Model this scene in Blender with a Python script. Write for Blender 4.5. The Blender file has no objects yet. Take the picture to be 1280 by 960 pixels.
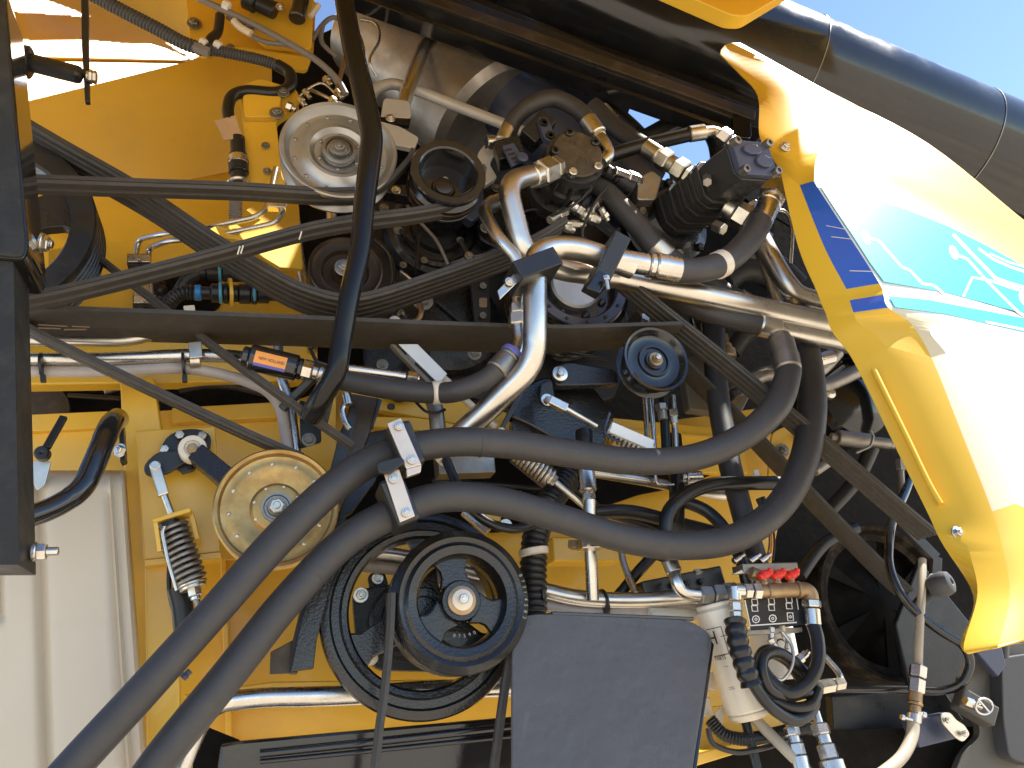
import bpy, bmesh, math, random
from mathutils import Vector, Matrix, noise
random.seed(7)
R = math.radians
scene = bpy.context.scene
COL = scene.collection
# ---------------------------------------------------------------- camera
F = 1005.0                                   # focal length in photo pixels (1280 wide)
YL = Vector((-.30, -.42, -1)).normalized()   # world Y (machine depth) in camera axes
Z0 = Vector((math.sin(R(-5)), math.cos(R(-5)), 0))
ZL = (Z0 - YL * Z0.dot(YL)).normalized()
XL = YL.cross(ZL)
M3 = Matrix((XL, YL, ZL))                    # camera axes -> world
FWD = M3 @ Vector((0, 0, -1)); RT = M3 @ Vector((1, 0, 0)); UP = M3 @ Vector((0, 1, 0))
CAM = Vector((0, 0, 2.1)) - FWD * 1.9
cd = bpy.data.cameras.new('camera'); cam = bpy.data.objects.new('camera', cd); COL.objects.link(cam)
cam.matrix_world = Matrix.Translation(CAM) @ M3.to_4x4()
cd.sensor_width = 36; cd.lens = 36 * F / 1280; cd.clip_start = .05; cd.clip_end = 2000
scene.camera = cam
# ---------------------------------------------------------------- sky, sun, exposure
SUN = Vector((.66, -.03, .75)).normalized()
w = bpy.data.worlds.new('World'); scene.world = w; w.use_nodes = True
nt = w.node_tree; nt.nodes.clear()
sky = nt.nodes.new('ShaderNodeTexSky'); sky.sky_type = 'NISHITA'; sky.sun_disc = False
sky.sun_elevation = math.asin(SUN.z); sky.sun_rotation = math.atan2(SUN.x, SUN.y)
sky.altitude = 2500; sky.air_density = 1.0; sky.dust_density = 0; sky.ozone_density = 1.0
bg = nt.nodes.new('ShaderNodeBackground'); bg.inputs[1].default_value = .115
wo = nt.nodes.new('ShaderNodeOutputWorld')
nt.links.new(sky.outputs[0], bg.inputs[0]); nt.links.new(bg.outputs[0], wo.inputs[0])
ld = bpy.data.lights.new('sun', 'SUN'); ld.energy = 5; ld.angle = R(.53); ld.color = (1, .955, .88)
lo = bpy.data.objects.new('sun', ld); COL.objects.link(lo)
lo.rotation_euler = SUN.to_track_quat('Z', 'Y').to_euler(); lo.location = (4, -2, 8)
vs = scene.view_settings; vs.view_transform = 'Standard'; vs.look = 'None'; vs.gamma = 1; vs.exposure = 1.45
scene.cycles.max_bounces = 8; scene.cycles.diffuse_bounces = 4; scene.cycles.glossy_bounces = 5
scene.cycles.use_denoising = True
scene.cycles.sample_clamp_indirect = 6

# ---------------------------------------------------------------- placement helpers
def ray(x, y): return RT * ((x - 640) / F) + UP * ((480 - y) / F) + FWD
def P(x, y, Y=0.0):                          # photo pixel on the machine plane Y
    r = ray(x, y); return CAM + r * ((Y - CAM.y) / r.y)
def S(x, y, Y=0.0):                          # metres per photo pixel there
    return (Y - CAM.y) / ray(x, y).y / F
def V(p): return P(*p[:3])

# ---------------------------------------------------------------- materials
def mat(name, col, rough=.5, metal=0, bump=0, bscale=60, var=0, vscale=8, coat=0, dust=0, dcol=(.25, .19, .11), rvar=0, stretch=None, spec=.5, speck=0, bdist=.002):
    m = bpy.data.materials.new(name); m.use_nodes = True
    n = m.node_tree.nodes; l = m.node_tree.links; b = n['Principled BSDF']
    b.inputs['Metallic'].default_value = metal; b.inputs['Roughness'].default_value = rough
    b.inputs['Specular IOR Level'].default_value = spec
    if coat: b.inputs['Coat Weight'].default_value = coat; b.inputs['Coat Roughness'].default_value = .08
    geo = n.new('ShaderNodeNewGeometry'); vec = geo.outputs['Position']
    if stretch:
        mp = n.new('ShaderNodeMapping'); mp.inputs['Scale'].default_value = stretch; l.new(vec, mp.inputs[0]); vec = mp.outputs[0]
    def noi(s, d=4, rg=.6):
        t = n.new('ShaderNodeTexNoise'); t.inputs['Scale'].default_value = s; t.inputs['Detail'].default_value = d
        t.inputs['Roughness'].default_value = rg; l.new(vec, t.inputs['Vector']); return t.outputs['Fac']
    def ramp(f, a, b_, lo=0., hi=1.):
        r = n.new('ShaderNodeMapRange'); l.new(f, r.inputs[0]); r.inputs[1].default_value = a; r.inputs[2].default_value = b_
        r.inputs[3].default_value = lo; r.inputs[4].default_value = hi; return r.outputs[0]
    def mix(f, a, c):
        x = n.new('ShaderNodeMix'); x.data_type = 'RGBA'; l.new(f, x.inputs[0])
        for i, v in ((6, a), (7, c)):
            if isinstance(v, tuple): x.inputs[i].default_value = (*v, 1)
            else: l.new(v, x.inputs[i])
        return x.outputs[2]
    c = tuple(col)
    if var:
        c = mix(ramp(noi(vscale), .3, .7), tuple(v * (1 - var) for v in col), tuple(min(1, v * (1 + var)) for v in col))
    if dust:
        c = mix(ramp(noi(vscale * 2.3, 8, .7), .48, .75, 0, dust), c, dcol)
    if speck:
        c = mix(ramp(noi(420, 2, .5), .66, .72, 0, speck), c, dcol)
    if isinstance(c, tuple): b.inputs['Base Color'].default_value = (*c, 1)
    else: l.new(c, b.inputs['Base Color'])
    if rvar: l.new(ramp(noi(vscale * 3, 6, .65), .3, .7, max(.02, rough - rvar), min(1, rough + rvar)), b.inputs['Roughness'])
    if bump:
        bp = n.new('ShaderNodeBump'); bp.inputs['Strength'].default_value = bump; bp.inputs['Distance'].default_value = bdist
        l.new(noi(bscale, 3), bp.inputs['Height']); l.new(bp.outputs[0], b.inputs['Normal'])
    return m
YEL = mat('yellow_paint', (.80, .475, .036), .40, spec=.7, bump=.12, bscale=260, var=.05, vscale=3, dust=.22, dcol=(.42, .26, .08), rvar=.08, speck=.35, coat=.25)
YELC = mat('clean_yellow_paint', (.76, .45, .036), .42, spec=.5, bump=.03, bscale=300, var=.02)
BLK = mat('glossy_black_paint', (.012, .012, .013), .14, bump=.10, bscale=120, dust=.10, dcol=(.09, .07, .05), rvar=.05, coat=.4)
BLKS = mat('deep_gloss_black_paint', (.010, .010, .010), .09, bump=.05, bscale=60, coat=.5)
BLKM = mat('weathered_black_paint', (.024, .023, .020), .5, spec=.3, bump=.4, bscale=70, dust=.3, dcol=(.09, .08, .065), rvar=.1)
BLK2 = mat('satin_black_paint', (.018, .018, .019), .34, bump=.2, bscale=160, dust=.25, dcol=(.07, .055, .04), rvar=.1)
CAST = mat('black_painted_casting', (.009, .009, .009), .10, bump=.8, bscale=190, rvar=.05, coat=.3)
CASTF = mat('black_fine_casting', (.013, .013, .015), .26, bump=.5, bscale=330, rvar=.08)
IRON = mat('dark_engine_iron', (.026, .025, .025), .4, bump=.5, bscale=90, dust=.3, dcol=(.06, .045, .03), rvar=.1)
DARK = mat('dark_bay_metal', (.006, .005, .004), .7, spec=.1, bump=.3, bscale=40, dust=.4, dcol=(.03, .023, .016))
BELT = mat('belt_rubber', (.046, .041, .035), .6, bump=.3, bscale=400, dust=.45, dcol=(.10, .078, .055), vscale=14, rvar=.1)
BELTL = mat('belt_edge_rubber', (.058, .048, .038), .7, bump=.4, bscale=500, dust=.5, dcol=(.12, .09, .06), vscale=20)
HOSE = mat('hose_rubber', (.042, .039, .038), .5, bump=.35, bscale=350, dust=.35, dcol=(.075, .065, .055), vscale=10, rvar=.08)
HOSE2 = mat('smooth_black_hose', (.012, .012, .012), .3, bump=.1, bscale=300, dust=.15, dcol=(.05, .04, .03))
PLAS = mat('black_plastic', (.014, .014, .014), .38, bump=.1, bscale=300)
STEEL = mat('zinc_steel', (.62, .59, .54), .27, 1, bump=.10, bscale=500, var=.12, vscale=9, rvar=.1)
PIPE = mat('plated_steel_pipe', (.64, .60, .53), .31, 1, bump=.03, bscale=200, var=.14, vscale=5, rvar=.08)
BRONZ = mat('yellow_zinc_steel', (.66, .62, .53), .34, 1, bump=.1, bscale=300, var=.2, vscale=12, rvar=.1)
ROSE = mat('rosy_plated_plate', (.74, .60, .47), .42, .85, var=.08, vscale=20)
BRASS = mat('dull_brass', (.36, .25, .14), .45, .85, bump=.3, bscale=300, var=.25, vscale=25, rvar=.12)
DULL = mat('dull_grey_steel', (.30, .28, .25), .42, .9, bump=.3, bscale=200, var=.25, vscale=10, rvar=.12)
PUL = mat('pressed_steel_pulley', (.42, .41, .39), .42, .9, bump=.08, bscale=200, var=.14, vscale=7, dust=.15, rvar=.1)
PULG = mat('golden_pulley_plating', (.48, .32, .125), .46, .9, bump=.1, bscale=200, var=.18, vscale=14, dust=.65, dcol=(.36, .16, .04), rvar=.12)
PULB = mat('bronzed_black_pulley', (.05, .032, .02), .3, .5, bump=.1, bscale=300)
TAN = mat('cream_tank_plastic', (.56, .49, .375), .38, bump=.12, bscale=120, var=.05, vscale=3, dust=.12, dcol=(.40, .30, .18))
CREAM = mat('cream_filter_paint', (.72, .64, .50), .3, bump=.04, var=.03, dust=.1, dcol=(.5, .36, .2), coat=.3)
CLEAR = mat('milky_drain_hose', (.40, .35, .27), .4, var=.1, dust=.3, dcol=(.3, .2, .1))
PINK = mat('pale_pinkish_hose', (.42, .37, .34), .35, var=.1, vscale=20)
WHITE = mat('white_paint', (.80, .79, .74), .5, spec=.8)
CYAN = mat('cyan_decal', (.08, .54, .68), .35, spec=.2)
BLUE = mat('blue_decal', (.03, .12, .50), .3, var=.05, coat=.2)
BLUEP = mat('blue_ring_plastic', (.03, .20, .48), .4)
LBLUE = mat('light_blue_seal', (.08, .33, .46), .4)
VIOL = mat('violet_ink', (.13, .12, .42), .4)
RED = mat('red_handle_plastic', (.75, .035, .02), .35)
ORANGE = mat('orange_label', (.85, .33, .06), .4)
INK = mat('black_ink', (.02, .018, .016), .5)
PAPER = mat('brown_masking_tape', (.50, .33, .19), .7, bump=.5, bscale=60, var=.2)
TUBEG = mat('grey_green_gloss_tube', (.018, .019, .019), .15, bump=.2, bscale=8, var=.2, vscale=2, dust=.15, dcol=(.10, .085, .06), rvar=.08, coat=.2)
BCOV = mat('satin_black_cover', (.105, .096, .084), .32, bump=.6, bscale=9, bdist=.012, dust=.35, dcol=(.12, .115, .105), vscale=2.5, rvar=.14)
GREYP = mat('grey_moulded_plastic', (.085, .078, .066), .45, bump=.1, bscale=200, dust=.2)
GREYD = mat('dark_grey_moulded_plastic', (.06, .06, .062), .5, bump=.2, bscale=300)
EXH = mat('heat_stained_exhaust_steel', (.36, .33, .29), .42, .75, bump=.35, bscale=60, var=.35, vscale=6, rvar=.12)
GREY = mat('light_grey_hose', (.21, .20, .19), .45, bump=.2, dust=.2)
SLATE = mat('slate_blue_black_paint', (.05, .060, .10), .32, bump=.2, bscale=200)
BROWN = mat('brown_primed_steel', (.05, .035, .02), .4, bump=.3, bscale=150, dust=.3)
DUSK = mat('dusty_dark_brown_metal', (.015, .011, .008), .7, spec=.1, dust=.3)
PALESUN = mat('pale_and_sunlit_metal', (.66, .65, .62), .5, .35, bump=.2, bscale=200, var=.1)  # pale metal; sunlight on top pipe and brackets is put into its colour
TAUPE = mat('dusty_grey_casting', (.15, .13, .10), .55, .3, bump=.4, bscale=120, dust=.3)
BLKG = mat('plain_gloss_black_paint', (.010, .009, .008), .2, spec=.3, bump=.05, bscale=80)
PALEY = mat('pale_cream_paint', (.74, .62, .38), .42)
YELF = mat('hood_edge_yellow_paint', (.76, .45, .036), .30, spec=.4, bump=.03, bscale=300, var=.02)
BROWNL = mat('faded_brown_print', (.16, .10, .05), .7)
GRND = mat('pale_dry_ground', (.46, .39, .30), .95, bump=.6, bscale=12, var=.25, vscale=1.5)

# ---------------------------------------------------------------- object helpers
def T(name, label, cat, p=None, group=None):
    o = bpy.data.objects.new(name, None); COL.objects.link(o); o.empty_display_size = .03
    if p: o.location = V(p) if not isinstance(p, Vector) else p
    o['label'] = label; o['category'] = cat
    if group: o['group'] = group
    return o
def tag(o, label, cat, group=None):
    o['label'] = label; o['category'] = cat
    if group: o['group'] = group
    return o
def build(name, vs_, fs, m, parent=None, smooth=True, angle=32, bev=0, mi=None):
    c = Vector((0, 0, 0))
    lo_ = [min(v[i] for v in vs_) for i in range(3)]; hi_ = [max(v[i] for v in vs_) for i in range(3)]
    c = Vector([(a + b) / 2 for a, b in zip(lo_, hi_)])
    me = bpy.data.meshes.new(name); me.from_pydata([tuple(Vector(v) - c) for v in vs_], [], fs)
    bm = bmesh.new(); bm.from_mesh(me); bmesh.ops.recalc_face_normals(bm, faces=bm.faces); bm.to_mesh(me); bm.free()
    for k in (m if isinstance(m, (list, tuple)) else [m]): me.materials.append(k)
    if mi: me.polygons.foreach_set('material_index', mi)
    if smooth:
        me.polygons.foreach_set('use_smooth', [True] * len(fs)); me.update(); me.set_sharp_from_angle(angle=R(angle))
    o = bpy.data.objects.new(name, me); COL.objects.link(o)
    if parent is not None:
        o.parent = parent
        q = parent; off = Vector((0, 0, 0))
        while q is not None: off += q.location; q = q.parent
        o.location = c - off
    else: o.location = c
    if bev:
        b = o.modifiers.new('bevel', 'BEVEL'); b.width = bev; b.segments = 2; b.limit_method = 'ANGLE'; b.angle_limit = R(30); b.use_clamp_overlap = True
    return o
def label(o, s): o['label'] = s; return o
def struct(o): o['kind'] = 'structure'; return o

def crom(pts, n=10):                          # catmull-rom through (Vector, r)
    out = []; L = len(pts)
    for i in range(L - 1):
        p0 = pts[max(i - 1, 0)]; p1 = pts[i]; p2 = pts[i + 1]; p3 = pts[min(i + 2, L - 1)]
        for k in range(n):
            t = k / n; t2 = t * t; t3 = t2 * t
            v = .5 * ((2 * p1[0]) + (p2[0] - p0[0]) * t + (2 * p0[0] - 5 * p1[0] + 4 * p2[0] - p3[0]) * t2 + (3 * p1[0] - p0[0] - 3 * p2[0] + p3[0]) * t3)
            out.append((v, p1[1] + (p2[1] - p1[1]) * t))
    out.append(pts[-1]); return out
def fillet(pts, d, n=7):
    out = [pts[0]]
    for i in range(1, len(pts) - 1):
        a, b, c = pts[i - 1], pts[i], pts[i + 1]
        la = (a[0] - b[0]).length; lc = (c[0] - b[0]).length; dd = min(d * b[1], la * .48, lc * .48)
        pa = b[0] + (a[0] - b[0]).normalized() * dd; pc = b[0] + (c[0] - b[0]).normalized() * dd
        for k in range(n + 1):
            t = k / n; out.append((pa * (1 - t) ** 2 + b[0] * 2 * t * (1 - t) + pc * t * t, b[1]))
    out.append(pts[-1]); return out
def frames(path):
    L = len(path); tg = []
    for i in range(L):
        a = path[max(i - 1, 0)][0]; b = path[min(i + 1, L - 1)][0]; tg.append((b - a).normalized())
    n = tg[0].cross(Vector((.3, 1, .2))).normalized(); fr = []
    for i in range(L):
        n = (n - tg[i] * n.dot(tg[i]))
        n = n.normalized() if n.length > 1e-6 else tg[i].orthogonal().normalized()
        fr.append((tg[i], n, tg[i].cross(n)))
    return fr
def sweep(path, seg=16, cap=True):
    fr = frames(path); vs_ = []; fs = []
    for (c, r), (t, n, b) in zip(path, fr):
        for k in range(seg):
            a = 2 * math.pi * k / seg; vs_.append(c + n * (r * math.cos(a)) + b * (r * math.sin(a)))
    for i in range(len(path) - 1):
        for k in range(seg):
            k2 = (k + 1) % seg; fs.append((i * seg + k, i * seg + k2, (i + 1) * seg + k2, (i + 1) * seg + k))
    if cap:
        fs.append(tuple(range(seg - 1, -1, -1))); fs.append(tuple((len(path) - 1) * seg + k for k in range(seg)))
    return vs_, fs
def wpath(pts, r):
    out = []
    for p in pts:
        rr = p[3] if len(p) > 3 else r
        out.append((V(p), rr * S(*p[:3])))
    return out
def tube(name, pts, r, m, parent=None, bend=None, n=10, seg=16, corr=0, amp=.14, lump=0):
    w_ = wpath(pts, r)
    path = fillet(w_, bend) if bend else (crom(w_, n) if len(w_) > 2 else w_)
    if corr or lump:
        res = []; acc = 0; L = [0]
        for i in range(1, len(path)): L.append(L[-1] + (path[i][0] - path[i - 1][0]).length)
        pitch = (corr or lump) * S(*pts[0][:3]); st = pitch / 4; tot = L[-1]; j = 0; k = 0
        while acc < tot:
            while j < len(L) - 2 and L[j + 1] < acc: j += 1
            t = (acc - L[j]) / max(L[j + 1] - L[j], 1e-9)
            q = path[j][0].lerp(path[j + 1][0], t); rr = path[j][1] * (1 - t) + path[j + 1][1] * t
            res.append((q, rr * (1 + amp * (1, .5, -.6, .5)[k % 4]))); acc += st; k += 1
        path = res
    v_, f_ = sweep(path, seg); return build(name, v_, f_, m, parent, angle=50)
def merge(parts):
    V_, F_ = [], []
    for v_, f_ in parts:
        o = len(V_); V_ += list(v_); F_ += [tuple(i + o for i in f) for f in f_]
    return V_, F_
def revolve(c, ax, prof, seg=40, hexa=False):   # prof [(u along axis, r)] metres
    ax = ax.normalized(); n = ax.cross(Vector((.12, .1, 1))).normalized(); b = ax.cross(n); v_ = []; f_ = []
    for u, r in prof:
        r = max(r, 1e-5)
        for k in range(seg):
            a = 2 * math.pi * (k + .2) / seg; v_.append(c + ax * u + n * (r * math.cos(a)) + b * (r * math.sin(a)))
    for i in range(len(prof) - 1):
        for k in range(seg):
            k2 = (k + 1) % seg; f_.append((i * seg + k, i * seg + k2, (i + 1) * seg + k2, (i + 1) * seg + k))
    f_.append(tuple(range(seg - 1, -1, -1))); f_.append(tuple((len(prof) - 1) * seg + k for k in range(seg)))
    return v_, f_
FRONT = Vector((0, -1, 0))
def lathe(name, p, prof, m, parent=None, ax=FRONT, seg=48, angle=30, closed=False):
    s = S(*p[:3]); v_, f_ = revolve(V(p), ax, [(u * s, r * s) for u, r in prof], seg)
    if closed:
        f_ = f_[:-2]; L = len(prof)
        for k in range(seg): f_.append(((L - 1) * seg + k, (L - 1) * seg + (k + 1) % seg, (k + 1) % seg, k))
    return build(name, v_, f_, m, parent, angle=angle)
def fitv(p0, p1, spec):                       # spec [(t0,t1,r px,sides)]
    a, b = V(p0), V(p1); L = (b - a).length; ax = (b - a).normalized(); s = S(*p0[:3]); out = []
    for t0, t1, r, sd in spec:
        r *= s; ch = min(.12 * r, (t1 - t0) * L * .2)
        out.append(revolve(a + ax * (t0 * L), ax, [(0, r - ch), (ch, r), ((t1 - t0) * L - ch, r), ((t1 - t0) * L, r - ch)], sd))
    return merge(out)
def fit(name, p0, p1, spec, m, parent=None):
    v_, f_ = fitv(p0, p1, spec); return build(name, v_, f_, m, parent, angle=28)
NUT2 = [(0, .3, .8, 20), (.3, .62, 1.15, 6), (.66, 1, 1.05, 6)]
def nuts(name, p0, p1, r, m, parent=None, spec=NUT2): return fit(name, p0, p1, [(a, b, c * r, d) for a, b, c, d in spec], m, parent)
def plate(name, poly, Y=0, th=.006, m=YEL, parent=None, bev=.0015, d=None):
    a = [P(p[0], p[1], p[2] if len(p) > 2 else Y) for p in poly]; d = d or Vector((0, th, 0)); n = len(a)
    v_ = a + [q + d for q in a]
    ar = sum((poly[i][0] * poly[(i + 1) % n][1] - poly[(i + 1) % n][0] * poly[i][1]) for i in range(n))
    f_ = [tuple(range(n)), tuple(range(2 * n - 1, n - 1, -1))] + [(i, i + n, (i + 1) % n + n, (i + 1) % n) for i in range(n)]
    if ar < 0: pass
    else: f_ = [tuple(reversed(f)) for f in f_]
    return build(name, v_, f_, m, parent, smooth=False, bev=bev)
def rpoly(poly, r=8, n=4):                    # round the corners of a pixel polygon
    out = []; L = len(poly)
    for i in range(L):
        a, b, c = [Vector(poly[(i + k) % L][:2]) for k in (-1, 0, 1)]
        rr = poly[i][2] if len(poly[i]) > 2 else r
        d1 = min(rr, (a - b).length * .45); d2 = min(rr, (c - b).length * .45)
        pa = b + (a - b).normalized() * d1; pc = b + (c - b).normalized() * d2
        for k in range(n + 1):
            t = k / n; q = pa * (1 - t) ** 2 + b * 2 * t * (1 - t) + pc * t * t; out.append((q.x, q.y))
    return out
def barv(p0, p1, w_, h, wd=None):
    a, b = V(p0), V(p1); s = S(*p0[:3]); t = (b - a).normalized(); n = (wd or Vector((0, 1, 0))); n = (n - t * n.dot(t)).normalized(); c = t.cross(n)
    v_ = [q + c * (sx * w_ * s / 2) + n * (sy * h * s / 2) for q in (a, b) for sx, sy in ((-1, -1), (1, -1), (1, 1), (-1, 1))]
    return v_, [(0, 1, 2, 3), (7, 6, 5, 4), (0, 4, 5, 1), (1, 5, 6, 2), (2, 6, 7, 3), (3, 7, 4, 0)]
def bar(name, p0, p1, w_, h, m, parent=None, wd=None, bev=.0015):   # w across the picture, h in depth (px)
    v_, f_ = barv(p0, p1, w_, h, wd); return build(name, v_, f_, m, parent, smooth=False, bev=bev)
def bolt(x, y, Y, r, m=None, parent=None, ax=FRONT, name='bolt', washer=True, h=.9):
    s = S(x, y, Y); c = P(x, y, Y); k = []
    if washer: k.append(revolve(c, ax, [(0, r * 1.5 * s), (r * .22 * s, r * 1.5 * s), (r * .28 * s, r * 1.4 * s)], 20))
    k.append(revolve(c + ax * (r * .2 * s), ax, [(0, r * s), (r * h * .85 * s, r * s), (r * h * s, r * .85 * s)], 6))
    k.append(revolve(c + ax * (r * .2 * s), ax, [(0, r * .5 * s), (r * (h + .28) * s, r * .5 * s), (r * (h + .35) * s, r * .4 * s)], 12))
    v_, f_ = merge(k); return build(name, v_, f_, m or STEEL, parent, angle=28)
def helix(name, p0, p1, r, wire, turns, m, parent=None, seg=8):
    a, b = V(p0), V(p1); s = S(*p0[:3]); t = (b - a); ax = t.normalized(); n = ax.orthogonal().normalized(); c = ax.cross(n); path = []
    N = int(turns * 16)
    for i in range(N + 1):
        q = 2 * math.pi * i / 16; path.append((a + t * (i / N) + (n * math.cos(q) + c * math.sin(q)) * (r * s), wire * s))
    v_, f_ = sweep(path, seg); return build(name, v_, f_, m, parent, angle=60)
def belt(name, pts, wid, th, m, ribs=0, parent=None, n=8, smooth_path=True, flip=1):
    # wid: metres along the shaft (world Y), th: metres; ribs on the lower / inner face
    w_ = [(V(p), 1.) for p in pts]; path = crom(w_, n) if smooth_path and len(w_) > 2 else w_
    prof = []
    if ribs:
        prof.append((-.5, .5)); prof.append((.5, .5))
        for i in range(ribs):
            a = .5 - i / ribs; k = 1 / ribs
            prof += [(a, -.1), (a - k * .14, -.5), (a - k * .72, -.5), (a - k * .86, -.1)]
        prof.append((-.5, -.1))
    else: prof = [(-.5, .35), (-.4, .5), (.4, .5), (.5, .35), (.5, -.35), (.42, -.5), (-.42, -.5), (-.5, -.35)]
    L = len(path); K = len(prof); v_ = []; f_ = []
    for i in range(L):
        a = path[max(i - 1, 0)][0]; b = path[min(i + 1, L - 1)][0]; t = (b - a).normalized()
        W = Vector((0, 1, 0)); W = (W - t * W.dot(t)).normalized(); N = t.cross(W) * flip
        if N.z < 0 and flip == 1 and not smooth_path: N = -N
        for u, h in prof: v_.append(path[i][0] + W * (u * wid) + N * (h * th))
    for i in range(L - 1):
        for k in range(K):
            k2 = (k + 1) % K; f_.append((i * K + k, i * K + k2, (i + 1) * K + k2, (i + 1) * K + k))
    f_.append(tuple(range(K))); f_.append(tuple((L - 1) * K + k for k in range(K)))
    return build(name, v_, f_, m, parent, angle=25)
def text(s, p0, p1, m, parent, name='lettering', lift=.001, nrm=None, stretch=1.):
    a, b = (V(p0), V(p1)) if not isinstance(p0, Vector) else (p0, p1)
    cu = bpy.data.curves.new(name, 'FONT'); cu.body = s; cu.size = 1; cu.extrude = .004
    t = bpy.data.objects.new('tmp', cu); me = bpy.data.meshes.new_from_object(t); bpy.data.objects.remove(t)
    xs = [v.co.x for v in me.vertices]; wd = (max(xs) - min(xs) or 1) if len(s) > 1 else .55
    X = (b - a).normalized(); N = nrm or FRONT; N = (N - X * N.dot(X)).normalized(); Yv = N.cross(X); k = (b - a).length / wd
    vs_ = [a + X * ((v.co.x - min(xs)) * k) + Yv * (v.co.y * k * stretch) + N * (lift + v.co.z * k) for v in me.vertices]
    fs = [tuple(p.vertices) for p in me.polygons]; bpy.data.meshes.remove(me)
    return build(name, vs_, fs, m, parent, smooth=False)
def arcpts(cx, cy, r, a0, a1, n=8, Y=0, ry=None):
    ry = ry or r
    return [(cx + r * math.cos(R(a0 + (a1 - a0) * i / n)), cy + ry * math.sin(R(a0 + (a1 - a0) * i / n)), Y) for i in range(n + 1)]
def wheelpoly(p, u, pts, th, m, parent, name, bev=.001, ax=FRONT):   # flat shape in a wheel's own plane, px units (x right, y up)
    s = S(*p[:3]); c = V(p); X = Vector((1, 0, 0)); Z = Vector((0, 0, 1))
    a = [c + ax * (u * s) + X * (x * s) + Z * (y * s) for x, y in pts]; n = len(a); d = -ax * (th * s)
    return build(name, a + [q + d for q in a], [tuple(range(n)), tuple(range(2 * n - 1, n - 1, -1))] + [(i, i + n, (i + 1) % n + n, (i + 1) % n) for i in range(n)], m, parent, smooth=False, bev=bev)
# ================================================================ ground
gz = []
NG = 24
for i in range(NG + 1):
    for j in range(NG + 1):
        u = (i / NG * 2 - 1); v = (j / NG * 2 - 1)
        x = 400 * u * abs(u) ** 1.5; y = 400 * v * abs(v) ** 1.5
        gz.append((x, y, .03 * noise.noise(Vector((x * .5, y * .5, 0)))))
g = build('ground', gz, [(i * (NG + 1) + j, (i + 1) * (NG + 1) + j, (i + 1) * (NG + 1) + j + 1, i * (NG + 1) + j + 1) for i in range(NG) for j in range(NG)], GRND)
struct(g)
# ================================================================ dark bulkheads behind everything
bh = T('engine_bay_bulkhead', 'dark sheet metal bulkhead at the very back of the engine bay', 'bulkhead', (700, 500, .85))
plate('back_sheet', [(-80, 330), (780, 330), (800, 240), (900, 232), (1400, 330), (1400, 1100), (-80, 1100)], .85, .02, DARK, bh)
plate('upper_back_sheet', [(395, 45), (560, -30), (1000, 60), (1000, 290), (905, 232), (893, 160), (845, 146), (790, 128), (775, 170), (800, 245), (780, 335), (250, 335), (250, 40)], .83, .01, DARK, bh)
# ================================================================ yellow bodywork
body = T('yellow_bodywork', 'yellow painted sheet metal side of the machine behind belts and hoses', 'bodywork', (300, 500, .4))
def slope(x, y, x0, y0, Y0, kx, kz):
    a = P(x0, y0, Y0); n = Vector((kx, -1, kz)).normalized(); r = ray(x, y); t = (a - CAM).dot(n) / r.dot(n); return CAM + r * t
def pplate(name, pts, pl, m, parent, th=.006, bev=.001, lift=0):
    a = [slope(x, y, *pl) for x, y in pts]; n = Vector((pl[3], -1, pl[4])).normalized(); a = [q + n * lift for q in a]; d = -n * th; k = len(a)
    return build(name, a + [q + d for q in a], [tuple(range(k)), tuple(range(2 * k - 1, k - 1, -1))] + [(i, i + k, (i + 1) % k + k, (i + 1) % k) for i in range(k)], m, parent, smooth=False, bev=bev)
SL = (33, 128, .30, .90, .16)
pplate('upper_sloping_sheet', [(5, 134), (33, 128), (300, 63), (330, 40), (400, -10), (400, -80), (0, -80)], SL, YEL, body)
pplate('lower_sloping_sheet', [(10, 132), (33, 127), (302, 60), (340, 66), (340, 120), (335, 205), (180, 236), (120, 205), (60, 180), (10, 170)], (33, 128, .30, .35, -.42), YEL, body)
pplate('sheet_fold_rib', [(33, 60), (185, 57), (230, 70), (232, 78), (33, 74)], SL, YEL, body, th=.01, lift=.012)
plate('sheet_behind_sheave', [(-20, 140), (140, 140), (140, 425), (-20, 425)], .62, .006, YEL, body)
plate('gusset_sheet', [(118, 268), (330, 214), (345, 330), (118, 330)], .50, .006, YEL, body)
plate('shadowed_sheet', [(60, 180), (330, 196), (330, 222), (110, 285), (60, 285)], .55, .006, YEL, body)
plate('hose_bracket_sheet', rpoly([(60, 312), (170, 298), (345, 255), (372, 262), (380, 440), (60, 440)], 5), .36, .008, YEL, body)
pplate('front_gusset', [(250, 292), (300, 268), (336, 242), (338, 216), (368, 212), (374, 262), (378, 336), (350, 334), (330, 322), (300, 300)], (345, 330, .10, .3, .35), YEL, body, th=.01)
plate('upper_beam', [(10, 404), (395, 398), (398, 470), (365, 476), (10, 481)], .30, .05, YEL, body, bev=.004)
plate('column', [(150, 475), (192, 472), (205, 560), (222, 980), (182, 980), (160, 700)], .24, .05, YEL, body, bev=.003)
plate('left_recess_sheet', [(20, 519), (152, 513), (158, 630), (20, 630)], .36, .006, YEL, body)
plate('left_recess_ledge', [(20, 519), (152, 513), (153, 533), (20, 540)], .34, .02, YEL, body)
plate('right_recess_sheet', [(192, 514), (390, 500), (420, 470), (420, 700), (200, 700)], .38, .006, YEL, body)
plate('right_recess_ledge', [(215, 510), (372, 501), (374, 520), (215, 528)], .35, .03, YEL, body)
plate('tensioner_mounting_plate', [(170, 538), (269, 533), (276, 690), (180, 700)], .17, .02, YEL, body, bev=.003)
plate('mounting_plate_flange', [(180, 700), (276, 690), (277, 697), (181, 707)], .165, .06, YEL, body, bev=.001)
plate('lower_column', [(181, 700), (222, 697), (226, 980), (184, 980)], .20, .05, YEL, body, bev=.004)
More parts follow.
